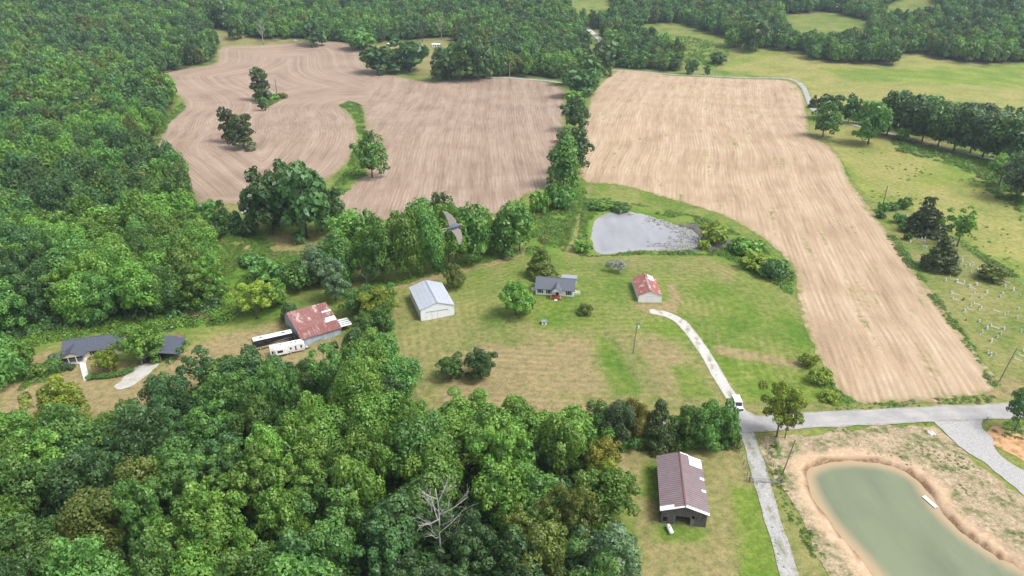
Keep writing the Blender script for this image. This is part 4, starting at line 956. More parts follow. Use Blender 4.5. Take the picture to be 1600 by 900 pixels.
# white van with red side leaving the driveway
r, L = vframe((1155,643), (1148,626), 'delivery_van', 'small white van with a red side and dark blue front leaving the driveway', 'van'); L = 4.9; Wd = 2.0
MB().prism([(0, .35), (0, .85), (.9, 1.05), (1.6, 1.85), (1.9, 2.0), (L - .1, 2.0), (L, 1.8), (L, .35)], 'y', -Wd / 2, Wd / 2).build('body', M['white'], r)
MB().prism([(.9, 1.09), (1.56, 1.84), (1.6, 1.84), (.94, 1.07)], 'y', -Wd / 2 + .15, Wd / 2 - .15).build('windscreen', M['glass'], r)
MB().box(-.06, .0, -Wd / 2, Wd / 2, .3, .72).build('bumper', M['car_blue'], r)
for s in (-1, 1): MB().box(-.02, .06, s * .75 - .16, s * .75 + .16, .74, .86).build('headlight', M['glass'], r)
for s in (-1, 1):
    MB().box(1.9, L - .15, s * (Wd / 2 + .02) - .015, s * (Wd / 2 + .02) + .015, .55, 1.75).build('red_panel', M['car_red'], r); MB().box(1.3, 1.85, s * (Wd / 2 + .02) - .01, s * (Wd / 2 + .02) + .01, 1.2, 1.75).build('side_window', M['glass'], r)
    for x in (.95, L - 1.0): wheel(r, x, s * (Wd / 2 - .1), .36, .24)
# far parked things
for px, py, lab in ((569, 88, 'tiny dark car parked on bare ground beside the far left oak'), (459, 64, 'tiny pale car at the foot of the far wood'), (632, 98, 'white car parked in front of the far white house')):
    r, L = vframe((px, py), (px + 5, py - .3), 'parked_car', lab, 'car'); mt = M['black'] if px == 569 else M['white']
    MB().prism([(0, .3), (4.4, .3), (4.4, .85), (3.5, .95), (2.9, 1.45), (1.3, 1.45), (.7, .95), (0, .85)], 'y', 0, 1.8).build('body', mt, r); MB().prism([(.85, .97), (1.35, 1.4), (2.85, 1.4), (3.3, .97)], 'y', -.01, 1.81).build('windows', M['glass'], r)
    for x in (.8, 3.5):
        for y in (.1, 1.7): wheel(r, x, y, .32, .2)

# ---------------------------------------------------------------- poles, wires, fence, gate, dock
def pole(px, py, hpx, label, arm=True, lean=0, box=False, hm=None):
    p = GP(px, py); s = (p - Vector((0, 0, CAMH))).length; dep = math.asin((CAMH - p.z) / s); h = hm or hpx * s / F / math.cos(dep)
    r = empty('utility_pole', p); tag(r, label, 'pole'); rr = max(.14, s * .0006)
    MB().tube([(0, 0, -.5), (lean * .5, 0, h / 2), (lean, 0, h)], [rr * 1.2, rr, rr * .8], 8).build('shaft', M['post'], r)
    if arm:
        MB().box(lean - 1.2, lean + 1.2, -.1, .1, h - .8, h - .62).build('crossarm', M['post'], r)
        for x in (-1.1, 0, 1.1): MB().tube([(lean + x, 0, h - .62), (lean + x, 0, h - .4)], .07, 6).build('insulator', M['white'], r)
    if box: MB().tube([(lean + .35, 0, h - 2.0), (lean + .35, 0, h - 1.1)], .28, 10).build('transformer', M['white_metal'], r)
    return p + Vector((lean, 0, h - .3))
pA = pole(989, 552, 46, 'utility pole with transformer standing on the front lawn', True, .5, True)
pB = pole(1222, 742, 48, 'leaning bare utility pole beside the lane gate', False, 1.2)
pC = pole(1561, 596, 44, 'slim utility pole at the cemetery corner by the road', False, 1.5)
pole(796, 121, 19, 'thin pale pole at the far side of the left stubble field', False)
pole(1380, 318, 24, 'grey pole behind the upper cemetery hedge', False)
pole(433, 147, 20, 'thin grey pole by the pine in the left stubble field', False)
def wire(a, b, sag, label):
    pts = [a.lerp(b, t / 14) - Vector((0, 0, sag * 4 * (t / 14) * (1 - t / 14))) for t in range(15)]; o = MB().tube(pts, .022, 4).build('power_line', M['wire']); tag(o, label, 'power line'); return o
off = Vector((1, 0, 0))
wire(pA, pB + Vector((0, 0, .2)), 2.5, 'power line from the lawn pole down to the leaning gate pole'); wire(pA + off, GP(874,452) + Vector((0, 4, 4.2)), 1.0, 'service line from the lawn pole to the farmhouse')
wire(pA + off, GP(1030,470) + Vector((0, 2, 3.6)), .8, 'service line from the lawn pole to the red-roofed garage'); wire(pB, pC, 3, 'power line along the road between gate pole and cemetery pole')
def fence(pts, n, label, h=1.25):
    L = gline(pts, 8); seg = np.r_[0, np.cumsum(np.hypot(*np.diff(L, axis=0).T))]; q = np.stack([np.interp(np.linspace(0, seg[-1], n), seg, L[:, k]) for k in (0, 1)], 1)
    r = empty('wire_fence', (q[0][0], q[0][1], gz(*q[0]))); tag(r, label, 'fence'); o = r.location.copy(); P = [Vector((x, y, gz(x, y))) - o for x, y in q]
    for p in P:
        a = random.uniform(-.08, .08); MB().tube([p - Vector((0, 0, .3)), p + Vector((a, a, h * random.uniform(.9, 1.1)))], .075, 6).build('fence_post', M['post'], r)
    for z in (.35, .7, 1.05): MB().tube([p + Vector((0, 0, z)) for p in P], .014, 3).build('wire_strand', M['wire'], r)
fence([(1151,700),(1158,715),(1165,735),(1170,752)], 7, 'wire fence on the left side of the lane above the gate')
fence([(1193,690),(1200,708),(1208,730),(1219,752)], 7, 'wire fence on the right side of the lane above the gate')
fence([(1470,364),(1490,378),(1545,414),(1600,452),(1640,480)], 22, 'long wire fence between the cemetery and the pasture')
a, b = GP(1171,754), GP(1221,756); v = b - a; r = empty('lane_gate', a, math.atan2(v.y, v.x)); tag(r, 'dark double metal gate closed across the gravel lane', 'gate'); L = Vector((v.x, v.y)).length
for x in (0, L): MB().tube([(x, 0, -.4), (x, 0, 1.7)], .14, 8).build('gate_post', M['post'], r)
for x0, x1 in ((.2, L / 2 - .05), (L / 2 + .05, L - .2)):
    lf = MB().tube([(x0, 0, .25), (x1, 0, .25), (x1, 0, 1.3), (x0, 0, 1.3), (x0, 0, .2)], .055, 6).build('gate_leaf', M['trim_grey'], r)
    for z in (.52, .78, 1.04): MB().tube([(x0, 0, z), (x1, 0, z)], .035, 5).build('bar', M['trim_grey'], lf)
for x in (-.5, L + .3): MB().tube([(x, .9, -.3), (x * .98, .2, 1.5)], .08, 6).build('brace', M['pale_bark'], r)
a, b = GP(1447,776), GP(1461,788); v = b - a; r = empty('floating_dock', ((a.x + b.x) / 2, (a.y + b.y) / 2, WATER[0]), math.atan2(v.y, v.x)); tag(r, 'narrow white floating dock at the right shore of the green pond', 'dock')
for k in range(9): MB().box(-1.8 + k * .4, -1.8 + k * .4 + .37, -.45, .45, .22, .28).build('deck_board', M['white'], r)
for y in (-.4, .4): MB().box(-1.8, 1.8, y - .08, y + .08, -.12, .218).build('float', M['cream'], r)
mp = GP(1542,656); r = empty('mailbox', mp); tag(r, 'white roadside mailbox at the gravel entrance', 'mailbox'); MB().box(-.06, .06, -.06, .06, -.3, 1.05).build('post', M['post'], r); MB().prism([(-.13, 1.05), (.13, 1.05), (.13, 1.25), (.07, 1.34), (-.07, 1.34), (-.13, 1.25)], 'y', -.28, .28).build('box', M['white'], r)
rp = GP(1455,677); me = bpy.data.meshes.new('boulder'); bm = bmesh.new(); bmesh.ops.create_icosphere(bm, subdivisions=3, radius=.9)
for vtx in bm.verts: vtx.co *= 1 + .25 * math.sin(vtx.co.x * 5 + 1) * math.cos(vtx.co.y * 4) + random.uniform(-.06, .06)
for vtx in bm.verts: vtx.co.z *= .6
bm.to_mesh(me); bm.free(); o = link('boulder', me, M['concrete']); o.location = rp; tag(o, 'pale grey boulder beside the gravel entrance', 'boulder')

# ---------------------------------------------------------------- gravestones
M['stone'] = simple('pale_headstone', (.40, .41, .42), .7, .3, .12, 3); M['stone_d'] = simple('dark_granite', (.07, .07, .08), .3, .5, .2, 6); M['slabm'] = simple('grave_slab', (.30, .28, .22), .8, .2, .15, 3)
def stone_meshes(wd, h, th):
    prof = [(-wd/2, .12), (wd/2, .12)] + [(wd/2 * math.cos(t), h - wd * .22 + wd * .22 * math.sin(t)) for t in np.linspace(0, math.pi, 7)]
    return MB().prism(prof, 'y', -th/2, th/2).mesh('headstone'), MB().box(-wd/2-.15, wd/2+.15, -th/2-.12, th/2+.12, -.15, .12).mesh('plinth')
SM = [stone_meshes(.8, 1.0, .22), stone_meshes(1.25, .95, .25), stone_meshes(.6, .75, .18)]; SLAB = MB().box(-.5, .5, -2.3, -.25, -.1, .09).mesh('grave_slab')
GR = [(x / 5.29 + 1440, y / 5.29 + 430) for x, y in ((197,44),(290,54),(400,98),(455,82),(410,174),(490,188),(255,194),(430,232),(405,250),(375,275),(355,296),(490,275),(475,293),(595,289),(800,282),(815,166),(755,126),(690,95),(670,156),(650,180),(685,326),(712,314),(475,386),(570,418),(540,442),(500,475),(480,490),(680,445),(655,484),(625,515),(575,546),(820,466),(790,355),(840,626),(805,656),(768,688),(545,644),(570,664),(610,658))]
GR += [(x / 5.625 + 1360, y / 5.625 + 300) for x, y in ((235,220),(250,240),(320,208),(225,270),(300,230),(375,380),(470,360),(420,420),(450,414),(480,410),(510,402),(540,400),(568,390),(350,444),(475,445),(600,434),(490,490),(465,494),(418,615),(420,635),(740,704),(805,610),(835,660),(870,650),(895,640),(940,685),(960,664),(885,710),(660,775),(760,794),(820,798),(870,835),(930,820),(700,750),(1160,780),(1185,830),(1255,865),(710,888),(915,888),(1020,884))]
DG = [(345 / 5.29 + 1440, 205 / 5.29 + 430), (365 / 5.29 + 1440, 374 / 5.29 + 430)]
frow = (lambda a, b: math.atan2((b - a).y, (b - a).x))(GP(1505,485), GP(1521,470))
for k, (px, py) in enumerate(GR + DG):
    p = GP(px, py); dark = k >= len(GR); i = random.randrange(3); zone = 'upper cemetery behind the cedars' if py < 392 else 'middle of the cemetery' if py < 462 else 'lower part of the cemetery'
    r = empty('gravestone', p, frow + random.uniform(-.08, .08)); s = random.uniform(.85, 1.15); r.scale = (s, s, s); slab = random.random() < .22
    kind = ('dark granite' if dark else ('pale wide', 'pale arched', 'small pale')[(1, 0, 2)[i] if False else (0 if i == 1 else 1 if i == 0 else 2)])
    tag(r, f'{kind} gravestone{" with ground slab" if slab else ""}, {zone}', 'gravestone', 'gravestones of the cemetery')
    for me_, nm in zip(SM[i], ('headstone', 'plinth')): c = link(nm, me_, None, r); objmat(c, M['stone_d' if dark else 'stone'])
    if slab: c = link('slab', SLAB, None, r); objmat(c, M['slabm'])
# ---------------------------------------------------------------- trees one can tell apart
ORD = 'first second third fourth fifth sixth seventh eighth ninth tenth eleventh twelfth thirteenth fourteenth'.split()
T = ptree
def cluster(items, group):
    for (px, py, w_, h_, k, m, lab) in items: T(px, py, w_, h_, k, m, lab, group)
# oak group below the looped field
cluster([(425,366,72,98,'round','leaf_dark','dark oak at the left of the big clump below the looped field'), (480,372,80,118,'round','leaf_dark','tallest dark oak of the big clump below the looped field'), (515,362,50,74,'round','leaf_dark','smaller dark oak at the right of the big clump below the looped field'), (455,350,70,100,'round','leaf_dark','rear dark oak of the big clump below the looped field')], 'dark oaks in the clump below the looped field')
T(582,278,50,74,'broad','leaf_mid','lone tall green tree at the swale between the stubble fields')
T(360,222,28,50,'pine','leaf_cedar','left ragged pine standing inside the looped stubble field'); T(382,232,40,52,'pine','leaf_cedar','right bushy pine standing inside the looped stubble field')
T(410,158,32,48,'pine','leaf_cedar','dark ragged pine beside the brush island in the left field'); T(411,173,12,18,'round','leaf_dark','small round bush tree below the brush island',cat='tree')
dead_tree(412, 70, 38, 'white dead tree at the far edge of the left field', 4); T(492,72,33,38,'round','leaf_dark','round dark tree at the far edge of the left field')
T(562,78,46,32,'round','leaf_mid','broad low tree at the wood edge left of the far oaks'); T(590,115,50,42,'round','leaf_dark','left of the two far oaks in front of the white house'); T(640,112,58,48,'round','leaf_dark','right of the two far oaks in front of the white house')
for i, (x, y, w_, h_) in enumerate(((690,127,40,52),(720,126,42,60),(748,125,40,58),(706,120,40,50),(735,118,40,58),(765,120,34,46))): T(x, y, w_, h_, 'broad', 'leaf_mid' if i % 2 else 'leaf_dark', 'green tree in the dense clump beyond the left stubble field', 'clump beyond the left stubble field')
dead_tree(660, 66, 34, 'brown dead pine behind the far white house', 5, 'bark'); dead_tree(690, 62, 36, 'grey bare tree behind the far white shed', 6)
# hedgerow between the two stubble fields
for x, y, w_, h_, k, m, lab in ((880,292,58,84,'broad','leaf_mid','tall green tree at the near end of the hedgerow between the fields'),(898,272,48,72,'broad','leaf_dark','dark tree behind the near end of the hedgerow between the fields'),(897,204,42,54,'round','leaf_dark','round dark tree alone in the middle of the hedgerow between the fields'),(896,167,30,26,'round','leaf_bright','small bright bush tree in the hedgerow between the fields'),(905,150,56,44,'round','leaf_dark','wide dark tree in the upper hedgerow between the fields'),(922,135,40,48,'broad','leaf_mid','green tree near the top of the hedgerow between the fields'),(938,120,46,56,'broad','leaf_dark','tall dark tree at the top of the hedgerow between the fields'),(958,100,42,50,'broad','leaf_mid','green tree where the hedgerow meets the far wood'),(886,132,34,34,'round','leaf_mid','low green tree at the far corner of the left stubble field'),(880,222,24,20,'shrub','leaf_mid','low bush under the hedgerow between the fields'),(890,232,36,34,'round','leaf_mid','low rounded tree filling the hedgerow below the lone dark tree'),(902,180,30,28,'round','leaf_mid','small rounded tree in the upper gap of the hedgerow'),(905,118,40,36,'round','leaf_mid','rounded tree behind the top of the hedgerow'),(845,332,36,40,'shrub','leaf_bright','left bush of the thicket below the hedgerow'),(878,326,44,42,'shrub','leaf_mid','right bush of the thicket below the hedgerow'),(860,318,36,36,'shrub','leaf_mid','rear bush of the thicket below the hedgerow')): T(x, y, w_, h_, k, m, lab)
# row behind the white barn
ROW = {True: [500, 525, 535, 570, 600, 640, 672, 702, 738, 795, 812], False: [548, 580, 625, 660, 690, 720, 760]}
for i, (x, y, w_, h_, m) in enumerate(((500,444,66,72,'leaf_grey'),(535,440,60,86,'leaf_mid'),(548,395,60,72,'leaf_bright'),(580,402,56,78,'leaf_mid'),(600,442,62,110,'leaf_mid'),(640,436,62,112,'leaf_bright'),(672,428,56,112,'leaf_mid'),(702,418,58,106,'leaf_bright'),(738,410,58,98,'leaf_mid'),(795,400,56,92,'leaf_mid'),(812,392,44,84,'leaf_bright'),(660,380,54,76,'leaf_mid'),(690,372,54,76,'leaf_dark'),(625,392,52,70,'leaf_bright'),(720,385,52,66,'leaf_mid'),(760,392,44,70,'leaf_bright'),(570,436,52,84,'leaf_bright'),(525,470,56,70,'leaf_grey'))):
    fr_ = y > 405 or x > 790; n_ = ROW[fr_].index(x)
    T(x, y, w_, h_, 'broad', m, f'{DESC[m]} tree behind the white steel barn, {ORD[n_]} from the left in the {"front" if fr_ else "back"} row', 'tall row behind the white steel barn')
dead_tree(574, 448, 34, 'white bare branches of a dead tree left of the white barn', 8, wide=.6)
for x, y, w_, h_, k, m, lab in ((590,500,60,60,'round','leaf_yellow','yellow-green tree between the rusty barn and the white barn'),(560,492,50,50,'round','leaf_mid','green tree just right of the rusty barn'),(575,530,46,50,'round','leaf_mid','round green tree in front of the rusty barn lean-to'),(598,520,40,50,'round','leaf_mid','round green tree left of the lawn edge'),(590,575,62,70,'broad','leaf_bright','bright green tree at the lawn edge below the rusty barn'),(603,480,36,40,'round','leaf_mid','small green tree left of the white barn')): T(x, y, w_, h_, k, m, lab)
# around the farmhouse
T(845,431,50,52,'cedar','leaf_olive','dark spreading cedar behind the farmhouse',v=1); T(806,493,54,62,'round','leaf_bright','round green shade tree in front left of the farmhouse'); T(828,491,26,38,'open','leaf_olive','half-dead little tree beside the round shade tree',v=1)
T(709,451,34,44,'round','leaf_olive','olive tree behind the right corner of the white barn'); T(914,491,26,20,'shrub','leaf_olive','low olive bush on the lawn before the farmhouse',cat='bush')
for px, py, w_, h_, lab in ((950,424,11,18,'small silvery lichen-covered tree behind the garage'),(966,426,26,24,'larger silvery lichen-covered tree behind the garage')): T(px, py, w_, h_, 'open', 'leaf_silver', lab, v=0)
T(752,592,52,58,'round','leaf_dark','dark round tree at the top edge of the foreground wood'); T(705,592,44,44,'round','leaf_mid','pale green round bush at the lawn edge of the foreground wood')
# roadside row
for i, (x, y, w_, h_, k, m, lab) in enumerate(((935,690,50,66,'broad','leaf_mid','green tree at the left end of the roadside row'),(962,696,52,78,'broad','leaf_grey','grey-green tree in the roadside row'),(988,690,44,70,'broad','leaf_rust','yellowing tree in the roadside row'),(1025,697,54,80,'cedar','leaf_cedar','dark olive cedar in the roadside row'),(1068,696,56,72,'round','leaf_mid','green tree right of the cedar in the roadside row'),(1100,698,52,76,'round','leaf_mid','green tree in the right half of the roadside row'),(1130,696,46,68,'round','leaf_mid','green tree at the right end of the roadside row'))): T(x, y, w_, h_, k, m, lab)
for i, x in enumerate(range(945, 1145, 22)): T(x, 697 + (i % 3), 30, 26, 'shrub', 'leaf_mid', 'green undergrowth bush along the foot of the roadside row', 'undergrowth of the roadside row', cat='bush')
T(1213,683,64,92,'open','leaf_yellow','slender twin-trunked green tree at the corner of road and lane',v=0); T(1226,685,40,60,'open','leaf_rust','thin yellowing tree leaning right of the twin-trunked corner tree',v=1)
T(940,745,56,66,'round','leaf_rust','yellowing tree at the right edge of the foreground wood'); T(958,800,62,70,'open','leaf_bright','loose bright green tree at the right edge of the foreground wood',v=0); T(862,742,64,74,'round','leaf_grey','grey-green feathery tree near the road in the foreground wood')
p_ = dead_tree(690, 880, 105, 'bleached bare tree among the foreground crowns', 9, wide=.45)
T(100,668,76,78,'broad','leaf_yellow','yellow-green tree at the upper left of the foreground wood'); T(195,700,62,66,'broad','leaf_bright','bright green tree at the yard edge of the foreground wood'); T(940,770,54,60,'round','leaf_yellow','yellow-green tree at the right edge of the foreground wood')
# around the ranch house
T(228,566,56,64,'round','leaf_bright','light green tree between the ranch house and the carport'); T(171,581,32,38,'round','leaf_yellow','small round yellow-green tree before the ranch house'); T(94,566,26,18,'shrub','leaf_grey','pale flowering bush at the left end of the ranch house',cat='bush'); T(108,576,18,10,'shrub','leaf_dark','dark bush under the porch of the ranch house',cat='bush')
T(402,498,66,68,'open','leaf_yellow','loose yellow-green tree above the parked motorhome',v=0); T(430,480,50,44,'round','leaf_bright','bright green bushy tree left of the rusty barn'); T(452,500,26,30,'shrub','leaf_dark','dark bush against the left end of the rusty barn',cat='bush')
T(506,522,18,14,'shrub','leaf_mid','small bush against the blue-grey wall of the rusty barn',cat='bush')
for i, (x, y, w_, h_) in enumerate(((10,600,50,50),(30,575,44,36),(5,560,40,36),(60,585,34,20),(80,578,30,18),(240,655,30,20))): T(x, y, w_, h_, 'shrub', ('leaf_mid', 'leaf_bright')[i % 2], 'green bush at the left edge of the ranch house yard', 'bushes left of the ranch house', cat='bush')
for i, (x, y) in enumerate(((142,592),(150,591),(158,590),(166,590),(174,589),(182,588),(190,586),(197,584),(204,581))): T(x, y, 12, 8, 'shrub', 'leaf_mid', 'clipped bush in the low border hedge of the ranch house', 'border hedge of the ranch house', cat='bush')
for i, (x, y, w_, h_, k, m) in enumerate(((330,352,34,40,'round','leaf_mid'),(352,360,34,48,'cedar','leaf_mid'),(372,362,26,34,'cedar','leaf_dark'),(315,372,30,32,'round','leaf_bright'),(340,372,26,24,'shrub','leaf_dark'),(385,368,24,20,'shrub','leaf_mid'),(430,440,60,40,'shrub','leaf_mid'),(470,452,60,52,'shrub','leaf_mid'),(395,415,40,24,'shrub','leaf_mid'))): T(x, y, w_, h_, k, m, f'{("low" if h_ < 36 else "tall")} green bush in the rough ground beside the oak clump', 'bushes by the oak clump', cat='bush')
# by the upper pond and field corner
for i, (x, y, w_, h_, m) in enumerate(((1115,378,46,34,'leaf_yellow'),(1100,388,20,16,'leaf_yellow'),(1165,398,50,32,'leaf_bright'),(1185,420,60,30,'leaf_yellow'),(1205,432,46,34,'leaf_dark'),(908,390,32,22,'leaf_bright'),(940,328,40,18,'leaf_bright'),(970,330,36,14,'leaf_mid'),(1262,572,26,22,'leaf_yellow'),(1280,598,34,26,'leaf_yellow'),(1295,625,30,18,'leaf_yellow'))):
    T(x, y, w_, h_, 'shrub', m, f'{ {"leaf_yellow": "yellow-green", "leaf_bright": "bright green", "leaf_dark": "dark", "leaf_mid": "green"}[m] } bush {"by the upper pond" if y < 440 else "at the near corner of the straw field"}', 'bushes along the ditch' , cat='bush')
# right side
T(1285,214,40,50,'broad','leaf_mid','conical green tree at the bend of the far gravel road'); T(1292,186,34,36,'round','leaf_dark','dark round tree behind the conical tree at the road bend'); T(1270,168,14,18,'cedar','leaf_cedar','tiny dark cedar at the far bend of the gravel road'); T(1356,226,48,62,'broad','leaf_mid','tall tree standing alone below the right tree belt'); T(1408,222,16,20,'round','leaf_bright','small bright sapling below the right tree belt'); T(1080,116,20,22,'round','leaf_dark','small dark tree at the far edge of the straw field'); T(1104,117,10,14,'round','leaf_dark','tiny dark tree at the far edge of the straw field')
for i, (x, y, w_, h_) in enumerate(((1325,192,26,40),(1342,194,24,34),(1385,212,46,62),(1415,216,44,60),(1440,222,42,56),(1465,230,44,58),(1490,236,46,60),(1515,240,44,56),(1535,246,46,58),(1555,252,44,60),(1590,262,50,70),(1400,198,40,50),(1430,204,44,48),(1470,212,44,46),(1510,220,44,44),(1550,228,46,46),(1590,236,46,48),(1450,196,40,40),(1500,200,40,36),(1540,205,40,36),(1580,210,44,36))):
    m = ('leaf_dark', 'leaf_mid', 'leaf_dark', 'leaf_grey')[i % 4]; T(x, y, w_, h_, 'broad', m, f'{DESC[m]} tree in the belt along the far gravel road, {ORD[i] if i < 11 else ORD[i - 11]} of its {"front" if i < 11 else "back"} row', 'tree belt along the far gravel road')
for x, y, w_, h_, k, m, lab in ((1560,292,46,48,'open','leaf_bright','bright green tree at the right end of the pasture'),(1590,312,60,64,'broad','leaf_grey','grey-green tree at the right border of the pasture'),(1585,640+34,40,64,'open','leaf_dark','thin dark tree at the right border by the paved road'),(1443,363,54,54,'cedar','leaf_cedar','larger dark cedar at the upper end of the cemetery'),(1467,421,50,50,'cedar','leaf_cedar','smaller dark cedar in the middle of the cemetery'),(1495,385,48,56,'open','leaf_bright','loose green tree on the cemetery fence beside the cedars'),(1549,436,38,24,'round','leaf_olive','low wide olive tree among the gravestones')): T(x, y, w_, h_, k, m, lab)
for i, (x, y, w_, h_) in enumerate(((1380,330,18,14),(1395,328,18,12),(1412,326,20,18),(1404,348,18,16),(1412,362,16,14),(1418,375,14,12),(1375,340,16,12))): T(x, y, w_, h_, 'shrub', 'leaf_mid', 'green bush in the hedge around the upper cemetery', 'hedge of the upper cemetery', cat='bush')
for i, (x, y, w_, h_) in enumerate(((410,160,20,9),(425,156,22,10),(440,153,20,9))): T(x, y, w_, h_, 'shrub', ('leaf_bright', 'leaf_bright', 'leaf_rust')[i], 'low bush of the brush island in the left field', 'brush island in the left field', cat='bush')
for i, (x, y, w_, h_, m) in enumerate(((1158,72,26,34,'leaf_mid'),(1180,80,34,44,'leaf_mid'),(1140,74,20,26,'leaf_bright'),(1120,100,26,18,'leaf_mid'),(345,44,30,36,'leaf_dark'),(372,62,24,30,'leaf_mid'))): T(x, y, w_, h_, 'round', m, f'{DESC[m]} tree standing before the {"far right wood" if x > 800 else "far left wood"}', 'outliers of the far wood')
print('TREES own', NTREE)

# ---------------------------------------------------------------- weeds: rank growth nobody could count
def weed_mesh(seed, R, H, n, leaf):
    g = np.random.default_rng(seed); a = g.uniform(0, 6.28, n); q = R * np.sqrt(g.random(n)); z = H * g.random(n) ** .7 * (1 - (q / R) ** 2 * .7)
    C = np.stack([q * np.cos(a), q * np.sin(a), z], 1); V, Fq = leaf_quads(g, C, np.stack([np.cos(a) * .5, np.sin(a) * .5, np.ones(n)], 1) + g.normal(scale=.45, size=(n, 3)), np.full(n, leaf)); me = npmesh('weed', V, Fq); fattr(me, 'tone', np.repeat(g.random(n), 4)); return me
WPOLY = [([(0,500),(190,484),(330,470),(345,455),(400,425),(440,465),(425,490),(330,508),(200,522),(100,530),(0,560)], 1.5), ([(820,338),(905,288),(918,300),(900,345),(885,392),(822,400)], 1.0),
 ([(912,310),(1000,322),(1100,340),(1180,378),(1240,425),(1238,462),(1200,440),(1150,412),(1112,394),(1140,384),(1120,362),(1060,346),(1000,330),(940,332),(922,350),(918,392),(900,385)], 1.0), ([(905,388),(1000,388),(1110,392),(1140,402),(1100,398),(1000,395),(905,398)], .8),
 ([(530,165),(546,157),(566,166),(574,230),(572,278),(530,308),(512,302),(545,258),(562,212),(552,180)], .7), ([(224,240),(246,205),(268,170),(290,160),(290,170),(262,195),(240,245),(250,265),(300,305),(310,320),(295,310),(240,262)], .9),
 ([(1372,318),(1395,360),(1445,432),(1485,490),(1525,545),(1560,605),(1552,612),(1518,552),(1478,500),(1438,446),(1388,375),(1366,330)], .7), ([(1482,368),(1505,376),(1600,436),(1600,452),(1500,382)], .7),
 ([(1255,548),(1275,560),(1310,610),(1340,630),(1300,632),(1272,590)], .8), ([(1390,215),(1440,225),(1560,258),(1600,285),(1600,335),(1540,300),(1500,262),(1400,235)], 1.1),
 ([(520,440),(620,440),(700,416),(780,400),(830,384),(830,392),(780,406),(700,424),(620,448),(530,455)], .9), ([(300,335),(390,345),(420,380),(500,400),(480,440),(400,430),(340,440),(310,390)], .8), ([(395,162),(440,146),(452,150),(415,170)], .8),
 ([(1195,700),(1215,690),(1240,790),(1290,870),(1270,870),(1222,790)], .55), ([(1000,50),(1080,58),(1150,72),(1120,106),(1060,98)], .45), ([(940,690),(1150,694),(1150,701),(940,702)], .8), ([(1540,660),(1600,655),(1600,690),(1560,680)], .6), ([(560,440),(610,450),(625,600),(590,600),(560,540)], .9), ([(0,560),(60,575),(95,575),(90,590),(0,620)], .9), ([(1300,706),(1400,706),(1450,730),(1440,742),(1400,716),(1310,714)], .32), ([(1420,690),(1465,686),(1530,730),(1600,790),(1600,850),(1520,780),(1470,740)], .34), ([(1158,690),(1165,690),(1196,782),(1226,890),(1218,890),(1188,782)], .3), ([(1184,690),(1192,690),(1215,782),(1245,890),(1238,890),(1208,782)], .3), ([(1240,676),(1450,660),(1452,664),(1240,682)], .4), ([(1300,634),(1560,616),(1562,628),(1300,642)], .45)]
g = np.random.default_rng(5); P = []; S = []; VI = []
for poly, size in WPOLY:
    q = np.array([G(*p)[:2] for p in poly]); x0, y0 = q.min(0); x1, y1 = q.max(0); far = max(1., np.hypot(*q.mean(0)) / 330)
    X, Y = jgrid(x0, x1, y0, y1, 1.35 * far * max(size, .8), g, 1.0); m = inpoly(X, Y, q) & (vnoise(X, Y, 6, 41) > .33); X, Y = X[m], Y[m]
    for Pd in (POND_A, POND_B): 
        k = sdf(X, Y, Pd) < -2.0; X, Y = X[k], Y[k]
    n = len(X); s = size * far * g.uniform(.6, 1.25, n) * (.6 + .8 * vnoise(X, Y, 9, 42)); P.append(np.stack([X, Y, Hs(X, Y) - .05], 1)); S.append(np.stack([s, s, s * g.uniform(.7, 1.3, n)], 1)); VI.append(g.choice([0, 1, 2, 3], n, p=[.42, .33, .2, .05]))
P = np.concatenate(P); wm_ = [weed_mesh(k, 1.05, .95, 90, .2) for k in range(4)]
scatter('weeds', P, np.concatenate(S), g.uniform(0, 6.28, len(P)), np.concatenate(VI), [(wm_[0], [M['weed']]), (wm_[1], [M['leaf_bright']]), (wm_[2], [M['leaf_mid']]), (wm_[3], [M['rust_weed']])])
# undergrowth filling the floor of the near woods
X, Y = jgrid(-190, 70, 62, 420, 3.0, g, 1.0); U, V, D = proj(X, Y, Hs(X, Y)); m = (inpoly(U, V, FRONT) | (inpoly(U, V, FOREST) & (V > 300))) & (segdist(X, Y, ROAD, False) > 4.5); X, Y = X[m], Y[m]; s = g.uniform(1.5, 3.2, len(X))
scatter('undergrowth', np.stack([X, Y, Hs(X, Y)], 1), np.stack([s, s, s * g.uniform(.7, 1.5, len(X))], 1), g.uniform(0, 6.28, len(X)), g.choice([0, 1, 2], len(X)), [(wm_[0], [M['leaf_dark']]), (wm_[1], [M['leaf_mid']]), (wm_[2], [M['leaf_dark']])])
# tufts standing in the pastures
X, Y = jgrid(*[v for pr in zip(PAS2.min(0), PAS2.max(0)) for v in pr], 5.5, g, 1.0); m = inpoly(X, Y, PAS2) & (vnoise(X, Y, 14, 43) > .6); X, Y = X[m], Y[m]; s = g.uniform(.35, .9, len(X))
scatter('pasture_tufts', np.stack([X, Y, Hs(X, Y)], 1), np.stack([s, s, s * 1.2], 1), g.uniform(0, 6.28, len(X)), g.choice([0, 1], len(X)), [(wm_[2], [M['leaf_mid']]), (wm_[1], [M['weed']])])
